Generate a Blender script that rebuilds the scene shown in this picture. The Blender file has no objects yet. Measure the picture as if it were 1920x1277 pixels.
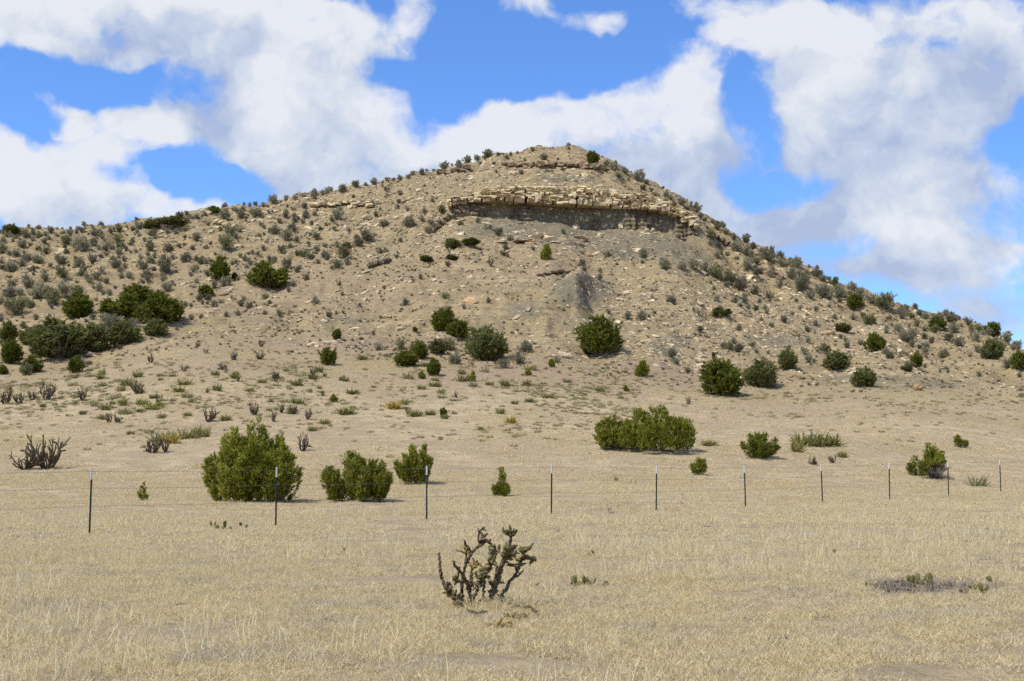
import bpy, bmesh, math, random
import numpy as np
from mathutils import Vector, Matrix, Euler

# ------------------------------------------------------------------ camera, world, sun, exposure
sc = bpy.context.scene
COL = sc.collection
W0, H0, F, CAMZ = 1920.0, 1277.0, 2666.7, 1.45
PITCH = math.atan((873 - H0 / 2) / F)

cam_d = bpy.data.cameras.new('camera')
cam_d.lens, cam_d.sensor_width, cam_d.clip_end, cam_d.clip_start = 50, 36, 20000, 0.1
cam = bpy.data.objects.new('camera', cam_d)
COL.objects.link(cam)
cam.location = (0, 0, CAMZ)
cam.rotation_euler = (math.pi / 2 + PITCH, 0, 0)
sc.camera = cam

SUN_EL = math.radians(58)
SUN_H = Vector((-0.84, -0.54, 0)).normalized()
SUN_DIR = Vector((SUN_H.x * math.cos(SUN_EL), SUN_H.y * math.cos(SUN_EL), math.sin(SUN_EL)))
sun_d = bpy.data.lights.new('sun', 'SUN')
sun_d.energy, sun_d.angle, sun_d.color = 4.5, math.radians(0.53), (1.0, 0.94, 0.83)
sun = bpy.data.objects.new('sun', sun_d)
COL.objects.link(sun)
sun.location = (-60, -30, 120)
sun.rotation_euler = SUN_DIR.to_track_quat('Z', 'Y').to_euler()

sc.view_settings.view_transform = 'Standard'
sc.view_settings.look = 'None'
sc.view_settings.exposure = 0.0
sc.view_settings.gamma = 1.0
sc.render.engine = 'CYCLES'
sc.cycles.max_bounces = 3
sc.cycles.diffuse_bounces = 2
sc.cycles.glossy_bounces = 1
sc.cycles.transparent_max_bounces = 4
sc.cycles.use_denoising = False
sc.cycles.use_adaptive_sampling = True
sc.cycles.adaptive_threshold = 0.02
sc.cycles.caustics_reflective = sc.cycles.caustics_refractive = False


def ray(px, py):
    """pixel of the photograph -> tangent of azimuth, tangent of elevation"""
    a = (np.asarray(px, float) - W0 / 2) / F
    b = (H0 / 2 - np.asarray(py, float)) / F
    den = math.cos(PITCH) - b * math.sin(PITCH)
    return a / den, (math.sin(PITCH) + b * math.cos(PITCH)) / den


def azel(px, py):
    u, v = ray(px, py)
    return math.atan2(float(u), 1.0), math.atan(float(v) / math.hypot(1.0, float(u)))


class NT:
    """small helper for building node trees"""
    def __init__(s, tree):
        s.t = tree
    def n(s, typ, **kw):
        nd = s.t.nodes.new(typ)
        for k, v in kw.items():
            setattr(nd, k, v)
        return nd
    def link(s, a, b):
        s.t.links.new(a, b)
    def put(s, sock, v):
        if isinstance(v, bpy.types.NodeSocket):
            s.t.links.new(v, sock)
        elif v is not None:
            sock.default_value = v
    def math(s, op, a, b=None, c=None, clamp=False):
        nd = s.n('ShaderNodeMath', operation=op, use_clamp=clamp)
        for i, v in enumerate((a, b, c)):
            s.put(nd.inputs[i], v)
        return nd.outputs[0]
    def vmath(s, op, a, b=None, c=None, out=0):
        nd = s.n('ShaderNodeVectorMath', operation=op)
        for i, v in enumerate((a, b, c)):
            if v is not None:
                s.put(nd.inputs[i], v)
        return nd.outputs[out]
    def noise(s, vec, scale, detail=4, rough=0.55, out='Fac', dist=0.0):
        nd = s.n('ShaderNodeTexNoise')
        if vec is not None:
            s.link(vec, nd.inputs['Vector'])
        nd.inputs['Scale'].default_value = scale
        nd.inputs['Detail'].default_value = detail
        nd.inputs['Roughness'].default_value = rough
        nd.inputs['Distortion'].default_value = dist
        return nd.outputs[out]
    def smooth(s, x, lo, hi, a=0.0, b=1.0):
        nd = s.n('ShaderNodeMapRange', interpolation_type='SMOOTHSTEP')
        s.put(nd.inputs[0], x)
        for i, v in enumerate((lo, hi, a, b)):
            nd.inputs[i + 1].default_value = v
        return nd.outputs[0]
    def mix(s, f, a, b, mode='MIX'):
        nd = s.n('ShaderNodeMix', data_type='RGBA', blend_type=mode)
        s.put(nd.inputs[0], f)
        s.put(nd.inputs[6], a)
        s.put(nd.inputs[7], b)
        return nd.outputs[2]
    def ramp(s, f, stops):
        nd = s.n('ShaderNodeValToRGB')
        e = nd.color_ramp.elements
        while len(e) < len(stops):
            e.new(0.5)
        for i, (p, c) in enumerate(stops):
            e[i].position, e[i].color = p, c
        s.put(nd.inputs[0], f)
        return nd.outputs[0]


def rgb(r, g, b):
    return (r, g, b, 1.0)


# sky: Nishita air with fair weather cumulus
world = bpy.data.worlds.new('World')
sc.world = world
world.use_nodes = True
world.node_tree.nodes.clear()

CLOUDS = [  # x, y, rx, ry, weight (directions taken from the photograph)
    (230, 20, 330, 100, 1.15), (480, 60, 300, 110, 1.3), (640, 90, 150, 60, 0.9), (90, 60, 170, 60, 0.8),
    (800, 25, 70, 40, 0.75), (95, 212, 60, 40, 1.5), (220, 250, 110, 48, 0.9), (330, 210, 150, 56, 0.8),
    (460, 215, 190, 80, 0.95), (590, 250, 210, 90, 1.0), (700, 300, 190, 84, 1.1), (640, 330, 150, 50, 0.8),
    (560, 170, 260, 50, 0.75), (770, 190, 55, 60, 0.6), (70, 345, 170, 95, 1.5), (150, 370, 140, 70, 1.3),
    (360, 400, 110, 34, 1.3), (545, 355, 18, 10, 0.9), (930, 225, 120, 62, 1.0), (1080, 235, 170, 68, 1.1),
    (1235, 170, 105, 85, 1.25), (1240, 270, 270, 110, 1.15), (1000, 290, 260, 90, 1.0), (1350, 330, 230, 120, 0.95),
    (1450, 80, 150, 80, 0.85), (1600, 140, 260, 120, 1.2), (1720, 230, 260, 130, 1.3), (1870, 60, 150, 90, 1.0),
    (1640, 10, 220, 60, 0.9), (1560, 280, 200, 60, 0.85), (1500, 400, 280, 110, 0.85), (1720, 400, 270, 110, 0.95),
    (1600, 500, 260, 70, 0.7), (1820, 520, 190, 60, 0.85), (1900, 640, 200, 70, 0.7), (1800, 600, 120, 40, 0.7),
    (985, 10, 70, 34, 0.8), (1115, 36, 70, 30, 0.50), (1150, 62, 40, 30, 0.38), (955, 74, 64, 18, 0.75), (1290, 8, 100, 30, 0.9),
    (1175, 30, 40, 18, 0.5), (1370, 60, 60, 30, 0.5), (1045, 150, 45, 14, 0.5), (840, 120, 22, 22, 0.5), (1310, 170, 60, 60, 0.5),
]


GAPS = [(180, 150, 210, 44, 1.0), (40, 230, 60, 40, .8), (330, 335, 150, 36, .8), (730, 135, 110, 26, .55), (880, 60, 110, 70, .9), (870, 185, 50, 40, .6), (1090, 130, 190, 50, .9),
        (1430, 220, 66, 90, 1.3), (1360, 120, 70, 60, .7), (1480, 350, 110, 30, 1.0), (1560, 470, 100, 28, .8), (1660, 72, 70, 16, .5), (1895, 275, 40, 50, .8), (1880, 500, 60, 26, .6), 
        (1390, 330, 40, 30, .5), (1720, 470, 90, 18, .4), (800, 215, 60, 60, .8), (1760, 85, 40, 18, .5)]


def cloud_group(full=True):
    """sum of soft cloud bodies at a direction given as (azimuth, elevation)"""
    g = bpy.data.node_groups.new('cloud_bodies', 'ShaderNodeTree')
    g.interface.new_socket('Angles', in_out='INPUT', socket_type='NodeSocketVector')
    g.interface.new_socket('Cover', in_out='OUTPUT', socket_type='NodeSocketFloat')
    k = NT(g)
    gi, go = k.n('NodeGroupInput'), k.n('NodeGroupOutput')
    p = gi.outputs[0]
    tot = None
    for x, y, rx, ry, w in (CLOUDS if full else [c_ for c_ in CLOUDS if c_[2] * c_[3] > 11000]):
        a, e = azel(x, y)
        sx, sy = F / rx / 1.25, F / ry / 1.25
        q = k.vmath('MULTIPLY_ADD', p, (sx, sy, 0.0), (-a * sx, -e * sy, 0.0))
        f = k.math('SUBTRACT', 1.0, k.vmath('DOT_PRODUCT', q, q, out=1), clamp=True)
        tot = k.math('MULTIPLY_ADD', f, w * 0.56, tot if tot is not None else 0.0)
    tot = k.math('MINIMUM', tot, 0.80)
    for x, y, rx, ry, w in (GAPS if full else []):
        a, e = azel(x, y)
        sx, sy = F / rx / 1.25, F / ry / 1.25
        q = k.vmath('MULTIPLY_ADD', p, (sx, sy, 0.0), (-a * sx, -e * sy, 0.0))
        f = k.math('SUBTRACT', 1.0, k.vmath('DOT_PRODUCT', q, q, out=1), clamp=True)
        tot = k.math('MULTIPLY_ADD', f, -w * 0.5, tot)
    k.link(k.math('MAXIMUM', tot, 0.0), go.inputs[0])
    return g


k = NT(world.node_tree)
sky = k.n('ShaderNodeTexSky', sky_type='NISHITA', sun_disc=False)
sky.sun_elevation, sky.sun_rotation = SUN_EL, math.radians(244)
sky.altitude, sky.air_density, sky.dust_density, sky.ozone_density = 1500, 1.0, 0.3, 2.0
tc = k.n('ShaderNodeTexCoord')
d0 = tc.outputs['Generated']
warp = k.vmath('SUBTRACT', k.noise(d0, 11.0, 4, 0.6, 'Color'), (0.5, 0.5, 0.5))
d1 = k.vmath('MULTIPLY_ADD', warp, (0.06, 0.06, 0.05), d0)
xyz = k.n('ShaderNodeSeparateXYZ')
k.link(k.vmath('NORMALIZE', d1), xyz.inputs[0])
az = k.math('ARCTAN2', xyz.outputs[0], xyz.outputs[1])
el = k.math('ARCSINE', xyz.outputs[2])
cmb = k.n('ShaderNodeCombineXYZ')
k.link(az, cmb.inputs[0])
k.link(el, cmb.inputs[1])
g1, g2 = [k.n('ShaderNodeGroup', node_tree=cloud_group(f_)) for f_ in (True, False)]
k.link(cmb.outputs[0], g1.inputs[0])
k.link(k.vmath('ADD', cmb.outputs[0], (-0.012, 0.034, 0)), g2.inputs[0])
# beyond the part in view the same broken cover goes on
gen = k.smooth(k.noise(d1, 3.2, 3, 0.55), 0.40, 0.62, 0.0, 1.0)
outw = k.math('MAXIMUM', k.smooth(k.math('ABSOLUTE', az), 0.37, 0.5), k.smooth(el, 0.33, 0.45))


def fmix(f, a, b):
    nd = k.n('ShaderNodeMix', data_type='FLOAT')
    for i_, v_ in ((0, f), (2, a), (3, b)):
        k.put(nd.inputs[i_], v_)
    return nd.outputs[0]


fine1 = k.math('SUBTRACT', k.noise(d1, 17.0, 8, 0.60), 0.5)
fine2 = k.math('SUBTRACT', k.noise(k.vmath('ADD', d1, (-0.008, 0.0, 0.016)), 16.0, 4, 0.56), 0.5)
c1 = k.math('MULTIPLY_ADD', fine1, 1.75, fmix(outw, g1.outputs[0], gen))
c2 = fmix(outw, g2.outputs[0], gen)
alpha = k.smooth(c1, 0.17, 0.70)
puff = k.math('MULTIPLY', k.math('SUBTRACT', fine2, fine1), 2.6)
shade = k.math('ADD', k.math('MULTIPLY_ADD', c2, 1.2, -0.34), puff, clamp=True)
ccol = k.ramp(shade, [(0.0, rgb(8.3, 8.5, 9.0)), (0.25, rgb(7.3, 7.75, 8.5)), (0.55, rgb(5.9, 6.65, 8.0)), (1.0, rgb(4.4, 5.2, 7.1))])
hs = k.n('ShaderNodeHueSaturation')
hs.inputs['Saturation'].default_value = 1.08
hs.inputs['Value'].default_value = 1.62
k.link(sky.outputs[0], hs.inputs['Color'])
skyc = k.mix(1.0, hs.outputs[0], rgb(0.70, 0.92, 1.26), 'MULTIPLY')
bg = k.n('ShaderNodeBackground')
bg.inputs['Strength'].default_value = 0.1
k.link(k.mix(k.math('MULTIPLY', alpha, 0.96), skyc, ccol), bg.inputs['Color'])
wo = k.n('ShaderNodeOutputWorld')
k.link(bg.outputs[0], wo.inputs['Surface'])
world.cycles.sampling_method = 'NONE'

# ------------------------------------------------------------------ helpers
rng = np.random.default_rng(7)
random.seed(7)


def vnoise(x, y, seed=0):
    xi, yi = np.floor(x).astype(np.int64), np.floor(y).astype(np.int64)
    fx, fy = x - xi, y - yi
    fx, fy = fx * fx * (3 - 2 * fx), fy * fy * (3 - 2 * fy)
    def h(a, b):
        n = (a * 374761393 + b * 668265263 + seed * 974634541) & 0xFFFFFFFF
        n = ((n ^ (n >> 13)) * 1274126177) & 0xFFFFFFFF
        return ((n ^ (n >> 16)) & 0xFFFF) / 65535.0
    a = h(xi, yi) * (1 - fx) + h(xi + 1, yi) * fx
    b = h(xi, yi + 1) * (1 - fx) + h(xi + 1, yi + 1) * fx
    return a * (1 - fy) + b * fy - 0.5


def fbm(x, y, seed=0, octv=4):
    t, a, s = 0, 1.0, 0
    for o in range(octv):
        t = t + a * vnoise(x * 2 ** o, y * 2 ** o, seed + o * 17)
        s += a
        a *= 0.5
    return t / s * 2


def tag(o, label=None, cat=None, group=None, kind=None):
    if label: o['label'] = label
    if cat: o['category'] = cat
    if group: o['group'] = group
    if kind: o['kind'] = kind
    return o


def obj(name, data, mat=None, parent=None, loc=None):
    o = bpy.data.objects.new(name, data)
    COL.objects.link(o)
    if mat is not None and data is not None and not data.materials:
        for m in (mat if isinstance(mat, (list, tuple)) else [mat]):
            data.materials.append(m)
    if parent is not None:
        o.parent = parent
    if loc is not None:
        o.location = loc
    return o


def mesh_np(name, V, Fc, smooth=False, tone=None, mat_idx=None):
    """V (n,3); Fc (m,k) all faces with k corners"""
    V = np.ascontiguousarray(V, dtype=np.float32)
    Fc = np.ascontiguousarray(Fc, dtype=np.int32)
    m, kk = Fc.shape
    me = bpy.data.meshes.new(name)
    me.vertices.add(len(V))
    me.vertices.foreach_set('co', V.ravel())
    me.loops.add(m * kk)
    me.loops.foreach_set('vertex_index', Fc.ravel())
    me.polygons.add(m)
    me.polygons.foreach_set('loop_start', np.arange(0, m * kk, kk, dtype=np.int32))
    if mat_idx is not None:
        me.polygons.foreach_set('material_index', np.ascontiguousarray(mat_idx, dtype=np.int32))
    me.update(calc_edges=True)
    if smooth:
        me.polygons.foreach_set('use_smooth', np.ones(m, dtype=bool))
    if tone is not None:
        at = me.attributes.new('tone', 'FLOAT', 'POINT')
        at.data.foreach_set('value', np.ascontiguousarray(tone, dtype=np.float32))
    return me


class Soup:
    """collects triangles"""
    def __init__(s):
        s.V, s.T, s.M = [], [], []
    def tris(s, P, tone, mi=0):
        """P (n,3,3), tone (n,)"""
        s.V.append(P.reshape(-1, 3))
        s.T.append(np.repeat(tone, 3))
        s.M.append(np.full(len(P), mi))
    def indexed(s, V, Fc, tone, mi=0):
        P = V[Fc]
        s.tris(P, np.full(len(Fc), tone) if np.isscalar(tone) else tone, mi)
    def mesh(s, name):
        V = np.concatenate(s.V)
        return mesh_np(name, V, np.arange(len(V)).reshape(-1, 3), False, np.concatenate(s.T), np.concatenate(s.M))


def unit(a):
    return a / np.maximum(np.linalg.norm(a, axis=-1, keepdims=True), 1e-9)


def tube(pts, radii, sides=6, r=None, bump=0.0):
    """tapered tube along a polyline -> V, F (triangles)"""
    pts, radii = np.asarray(pts, float), np.asarray(radii, float)
    n = len(pts)
    tan = unit(np.gradient(pts, axis=0))
    ref = np.array([0.3, 1.0, 0.2])
    a = unit(np.cross(tan, ref))
    b = np.cross(tan, a)
    th = np.linspace(0, 2 * np.pi, sides, endpoint=False)
    rr = radii[:, None] * np.ones((n, sides))
    if bump and r is not None:
        rr = rr * (1 + bump * (r.random((n, sides)) - 0.5) * 2)
    V = pts[:, None, :] + rr[..., None] * (np.cos(th)[None, :, None] * a[:, None, :] + np.sin(th)[None, :, None] * b[:, None, :])
    V = np.concatenate([V.reshape(-1, 3), pts[:1], pts[-1:] + tan[-1:] * radii[-1] * 0.6])
    i, j = np.meshgrid(np.arange(n - 1), np.arange(sides), indexing='ij')
    q0, q1 = (i * sides + j).ravel(), (i * sides + (j + 1) % sides).ravel()
    q2, q3 = q1 + sides, q0 + sides
    Fc = np.concatenate([np.stack([q0, q1, q2], 1), np.stack([q0, q2, q3], 1)])
    j = np.arange(sides)
    c0 = np.stack([np.full(sides, n * sides), (j + 1) % sides, j], 1)
    e = (n - 1) * sides
    c1 = np.stack([np.full(sides, n * sides + 1), e + j, e + (j + 1) % sides], 1)
    return V, np.concatenate([Fc, c0, c1])


# ------------------------------------------------------------------ materials
def new_mat(name, rough=0.9, spec=0.2):
    m = bpy.data.materials.new(name)
    m.use_nodes = True
    k = NT(m.node_tree)
    b = m.node_tree.nodes['Principled BSDF']
    b.inputs['Roughness'].default_value = rough
    b.inputs['Specular IOR Level'].default_value = spec
    return m, k, b


def attr(k, name, out='Fac'):
    a = k.n('ShaderNodeAttribute', attribute_name=name)
    return a.outputs[out]


def leaf_mat(name, stops, transl=0.25, objvar=0.25):
    m, k, b = new_mat(name, 0.75, 0.15)
    t = attr(k, 'tone')
    col = k.ramp(t, stops)
    oi = k.n('ShaderNodeObjectInfo')
    v = k.math('MULTIPLY_ADD', oi.outputs['Random'], objvar, 1.0 - objvar / 2)
    mu = k.n('ShaderNodeVectorMath', operation='SCALE')
    k.link(col, mu.inputs[0])
    k.link(v, mu.inputs['Scale'])
    col = mu.outputs[0]
    k.link(col, b.inputs['Base Color'])
    if transl:
        tr = k.n('ShaderNodeBsdfTranslucent')
        k.link(col, tr.inputs[0])
        ms = k.n('ShaderNodeMixShader')
        ms.inputs[0].default_value = transl
        k.link(b.outputs[0], ms.inputs[1])
        k.link(tr.outputs[0], ms.inputs[2])
        k.link(ms.outputs[0], m.node_tree.nodes['Material Output'].inputs['Surface'])
    return m


M = {}
M['juniper'] = leaf_mat('juniper_foliage', [(0, rgb(.115, .13, .014)), (.45, rgb(.255, .27, .03)), (.75, rgb(.39, .39, .055)), (1, rgb(.66, .61, .22))], .4)  # palest stop puts bright leaf highlights into the colour, scattered at random
M['juniper_far'] = leaf_mat('juniper_foliage_dense', [(0, rgb(.075, .092, .013)), (.5, rgb(.145, .165, .024)), (.85, rgb(.235, .245, .04)), (1, rgb(.33, .30, .065))], .36)
M['juniper_yellow'] = leaf_mat('juniper_foliage_yellowish', [(0, rgb(.085, .105, .014)), (.45, rgb(.17, .19, .024)), (.8, rgb(.26, .25, .035)), (1, rgb(.36, .30, .06))], .3)
M['oak'] = leaf_mat('mahogany_foliage', [(0, rgb(.11, .122, .038)), (.5, rgb(.19, .205, .066)), (1, rgb(.29, .29, .12))], .33)
M['sage'] = leaf_mat('sage_foliage', [(0, rgb(.18, .17, .11)), (.5, rgb(.30, .285, .19)), (.85, rgb(.41, .385, .265)), (1, rgb(.52, .47, .33))], 0.28, 0.6)
M['sage_olive'] = leaf_mat('olive_sage_foliage', [(0, rgb(.14, .14, .07)), (.5, rgb(.24, .24, .12)), (1, rgb(.40, .37, .20))], 0.28, 0.5)
M['scrub'] = leaf_mat('scrub_foliage', [(0, rgb(.10, .11, .03)), (.5, rgb(.16, .17, .05)), (1, rgb(.25, .24, .085))], 0.25, 0.4)
M['yucca'] = leaf_mat('yucca_leaf', [(0, rgb(.13, .15, .045)), (.5, rgb(.22, .225, .07)), (.8, rgb(.33, .29, .10)), (1, rgb(.40, .32, .16))], 0.2, 0.5)
M['yucca_gold'] = leaf_mat('yucca_leaf_golden', [(0, rgb(.30, .22, .04)), (.5, rgb(.42, .30, .055)), (1, rgb(.50, .38, .12))], 0.2, 0.2)
M['yucca_pale'] = leaf_mat('yucca_leaf_pale', [(0, rgb(.22, .24, .11)), (.5, rgb(.36, .34, .18)), (1, rgb(.50, .42, .25))], 0.2, 0.2)
M['dead_twig'] = leaf_mat('dead_twig', [(0, rgb(.10, .085, .075)), (.5, rgb(.19, .165, .145)), (1, rgb(.30, .27, .235))], 0, 0.2)


def rough_mat(name, c0, c1, scale, bump=0.4, objvar=0.0, rough=0.92, bscale=None):
    m, k, b = new_mat(name, rough, 0.15)
    tc = k.n('ShaderNodeTexCoord')
    n = k.noise(tc.outputs['Object'], scale, 6, 0.65)
    col = k.mix(k.smooth(n, .32, .68), c0, c1)
    if objvar:
        oi = k.n('ShaderNodeObjectInfo')
        v = k.math('MULTIPLY_ADD', oi.outputs['Random'], objvar, 1 - objvar / 2)
        mu = k.n('ShaderNodeVectorMath', operation='SCALE')
        k.link(col, mu.inputs[0])
        k.link(v, mu.inputs['Scale'])
        col = mu.outputs[0]
    k.link(col, b.inputs['Base Color'])
    bp = k.n('ShaderNodeBump')
    bp.inputs['Strength'].default_value = bump
    bp.inputs['Distance'].default_value = 0.3 / scale
    k.link(k.noise(tc.outputs['Object'], bscale or scale * 2.5, 6, 0.7), bp.inputs['Height'])
    k.link(bp.outputs[0], b.inputs['Normal'])
    return m


M['bark'] = rough_mat('juniper_bark', rgb(.10, .075, .055), rgb(.22, .18, .14), 8)
M['sandstone'] = rough_mat('buff_sandstone', rgb(.47, .365, .205), rgb(.70, .58, .37), 1.4, 0.8, 0.3)
M['mudstone'] = rough_mat('brown_shade_mudstone', rgb(.12, .10, .072), rgb(.25, .205, .14), 1.2, 0.9, 0.5)  # brown rock, darkened to deepen the cliff recess shade; slope ribs share it
M['ironstone'] = rough_mat('rusty_sandstone', rgb(.23, .16, .105), rgb(.40, .30, .20), 1.6, 0.8, 0.5)
M['pale_rock'] = rough_mat('pale_sandstone', rgb(.44, .35, .22), rgb(.62, .52, .36), 2.0, 0.6, 0.35)
M['orange_rock'] = rough_mat('orange_sandstone', rgb(.38, .245, .13), rgb(.52, .37, .22), 2.0, 0.6, 0.2)
M['brown_rock'] = rough_mat('brown_boulder', rgb(.22, .14, .08), rgb(.36, .24, .15), 2.0, 0.6, 0.2)
M['stone'] = rough_mat('loose_stone', rgb(.25, .20, .13), rgb(.62, .51, .34), 0.9, 0.4, 0.9)
M['cholla'] = rough_mat('cholla_stem', rgb(.06, .042, .026), rgb(.19, .14, .085), 30, 0.9)
M['cholla_green'] = rough_mat('cholla_joint', rgb(.12, .105, .045), rgb(.26, .215, .10), 40, 0.9)
M['cholla_gold'] = rough_mat('cholla_fallen_joint', rgb(.26, .18, .05), rgb(.44, .32, .10), 40, 0.8)
M['cholla_far'] = leaf_mat('cholla_stem_far', [(0, rgb(.055, .042, .03)), (.5, rgb(.105, .082, .056)), (.8, rgb(.15, .12, .07)), (1, rgb(.19, .165, .085))], 0, 0.3)
M['pear'] = rough_mat('prickly_pear_pad', rgb(.11, .115, .035), rgb(.24, .21, .075), 30, 0.5, 0.4)
M['post'] = rough_mat('green_post_paint', rgb(.018, .035, .028), rgb(.034, .052, .042), 20, 0.2, 0, 0.55)
M['post_tip'] = rough_mat('white_post_paint', rgb(.55, .60, .66), rgb(.72, .74, .76), 20, 0.2, 0, 0.5)
m, k, b = new_mat('galvanised_wire', 0.5, 0.5)
b.inputs['Base Color'].default_value = rgb(.20, .19, .18)
b.inputs['Metallic'].default_value = 0.3
M['wire'] = m


def ground_noises(k):
    """colour patches shared by the soil and by the grass that grows in it"""
    geo = k.n('ShaderNodeNewGeometry')
    p = geo.outputs['Position']
    big = k.noise(p, 0.16, 5, 0.6)
    st = k.vmath('MULTIPLY', p, (0.85, 1.0, 1.0))
    med = k.noise(st, 0.9, 5, 0.65)
    fine = k.noise(p, 7.0, 5, 0.7)
    return p, big, med, fine


def terrain_mat():
    m, k, b = new_mat('soil', 0.95, 0.1)
    p, big, med, fine = ground_noises(k)
    zone = k.n('ShaderNodeAttribute', attribute_name='zone')
    sp = k.n('ShaderNodeSeparateColor')
    k.link(zone.outputs['Color'], sp.inputs[0])
    shale, plain, pink = sp.outputs
    straw = k.mix(k.smooth(med, .38, .66), rgb(.36, .285, .185), rgb(.52, .415, .25))
    straw = k.mix(k.smooth(big, .48, .66, 0, .7), straw, rgb(.35, .28, .185))
    straw = k.mix(k.smooth(fine, .5, .8, 0, .7), straw, rgb(.55, .44, .28))
    straw = k.mix(k.smooth(fine, .5, .22, 0, .5), straw, rgb(.24, .19, .125))
    n2 = k.noise(p, 1.6, 8, 0.75)
    n3 = k.noise(p, 0.35, 5, 0.6)
    n6 = k.noise(p, 4.5, 6, 0.75)
    strat = k.noise(k.vmath('MULTIPLY', p, (.07, .07, 1.3)), 1.0, 4, 0.6)
    hill = k.mix(k.smooth(n3, .35, .65), rgb(.35, .27, .142), rgb(.285, .222, .125))
    hill = k.mix(k.smooth(n6, .52, .36, 0, .75), hill, rgb(.165, .13, .08))
    hill = k.mix(k.smooth(n6, .55, .70, 0, .6), hill, rgb(.49, .395, .235))
    hill = k.mix(k.smooth(n2, .52, .70, 0, .8), hill, rgb(.54, .44, .265))
    hill = k.mix(k.smooth(n2, .48, .32, 0, .85), hill, rgb(.17, .135, .085))
    hill = k.mix(k.smooth(strat, .54, .66, 0, .55), hill, rgb(.45, .35, .20))
    hill = k.mix(k.smooth(strat, .46, .34, 0, .45), hill, rgb(.27, .205, .155))
    c = k.mix(plain, hill, straw)
    c = k.mix(k.math('MULTIPLY', pink, .75), c, k.mix(k.smooth(n2, .4, .65), rgb(.28, .20, .145), rgb(.37, .275, .20)))
    n4 = k.noise(p, 0.9, 6, 0.65)
    shf = k.smooth(k.math('MULTIPLY_ADD', k.math('SUBTRACT', n4, .5), .9, shale), .25, .75)
    c = k.mix(k.math('MULTIPLY', shf, .85), c, k.mix(k.smooth(n2, .35, .7), rgb(.135, .122, .085), rgb(.23, .205, .145)))
    k.link(c, b.inputs['Base Color'])
    bp = k.n('ShaderNodeBump')
    bp.inputs['Strength'].default_value = 0.9
    bp.inputs['Distance'].default_value = 0.25
    hgt = k.math('MULTIPLY_ADD', fine, .3, n2)
    k.link(hgt, bp.inputs['Height'])
    k.link(bp.outputs[0], b.inputs['Normal'])
    return m


M['terrain'] = terrain_mat()


def grass_mat():
    m, k, b = new_mat('dry_grass', 0.85, 0.15)
    p, big, med, fine = ground_noises(k)
    t = attr(k, 'tone')
    c = k.ramp(t, [(0, rgb(.44, .355, .20)), (.35, rgb(.70, .575, .31)), (.75, rgb(.84, .71, .41)), (1, rgb(.90, .81, .57))])
    grey = k.mix(t, rgb(.36, .315, .245), rgb(.72, .64, .50))
    c = k.mix(k.smooth(med, .46, .64, 0, .6), c, grey)
    c = k.mix(k.smooth(k.noise(p, 2.7, 4, .6), .60, .76, 0, .6), c, k.mix(t, rgb(.20, .17, .135), rgb(.42, .37, .30)))
    c = k.mix(k.smooth(big, .56, .70, 0, .45), c, k.mix(t, rgb(.52, .36, .15), rgb(.80, .60, .30)))
    k.link(c, b.inputs['Base Color'])
    tr = k.n('ShaderNodeBsdfTranslucent')
    k.link(c, tr.inputs[0])
    ms = k.n('ShaderNodeMixShader')
    ms.inputs[0].default_value = 0.4
    k.link(b.outputs[0], ms.inputs[1])
    k.link(tr.outputs[0], ms.inputs[2])
    k.link(ms.outputs[0], m.node_tree.nodes['Material Output'].inputs['Surface'])
    return m


M['grass'] = grass_mat()

# ------------------------------------------------------------------ terrain
dense = np.arange(-0.46, 0.4601, 0.0011)
side = 0.46 + np.cumsum(0.0016 * 1.075 ** np.arange(60))
side = side[side < 2.6]
U = np.concatenate([-side[::-1], dense, side])
NC = len(U)


def line(pts, sig=0.006):
    """polyline in photo pixels -> tangent of elevation at every column, softened"""
    p = np.array(pts, float)
    u, v = ray(p[:, 0], p[:, 1])
    uu = np.arange(-2.7, 2.7, 0.001)
    vv = np.interp(uu, u, v)
    r = int(sig * 3 / 0.001)
    ker = np.exp(-0.5 * (np.arange(-r, r + 1) * 0.001 / sig) ** 2)
    ker /= ker.sum()
    vv = np.convolve(np.pad(vv, r, mode='edge'), ker, 'valid')
    return np.interp(U, uu, vv)


def depth(pts, sig=0.02):
    p = np.array(pts, float)
    u = (p[:, 0] - 960) / F
    uu = np.arange(-2.7, 2.7, 0.001)
    vv = np.interp(uu, u, p[:, 1])
    r = int(sig * 3 / 0.001)
    ker = np.exp(-0.5 * (np.arange(-r, r + 1) * 0.001 / sig) ** 2)
    ker /= ker.sum()
    vv = np.convolve(np.pad(vv, r, mode='edge'), ker, 'valid')
    return np.interp(U, uu, vv)


V_SKY = line([(-5000, 800), (-2500, 700), (-1000, 520), (-300, 448), (0, 440), (60, 437), (130, 438), (200, 434), (240, 426), (300, 416), (360, 404), (420, 396),
              (480, 386), (540, 374), (600, 365), (650, 356), (700, 344), (760, 330), (820, 317), (880, 302), (930, 292), (960, 287), (1000, 281),
              (1050, 279), (1085, 283), (1110, 291), (1140, 307), (1180, 328), (1240, 358), (1300, 391), (1350, 421), (1400, 450), (1450, 475),
              (1500, 499), (1550, 522), (1600, 545), (1650, 563), (1700, 580), (1760, 590), (1800, 599), (1850, 615), (1890, 634), (1920, 655),
              (2000, 695), (2200, 760), (2600, 815), (3500, 850), (6000, 862)], 0.004)
Y_SKY = depth([(-3000, 230), (-300, 186), (0, 186), (400, 192), (900, 198), (1050, 198), (1150, 196), (1400, 190), (1700, 178), (1920, 165), (2300, 150), (4000, 140)])
V_TOE = line([(-5000, 850), (-2500, 800), (-1000, 735), (-200, 702), (0, 695), (150, 690), (330, 655), (600, 668), (900, 688), (1100, 705), (1300, 728), (1500, 738),
              (1700, 738), (1920, 752), (2200, 790), (2600, 830), (3500, 858), (6000, 866)], 0.02)
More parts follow.
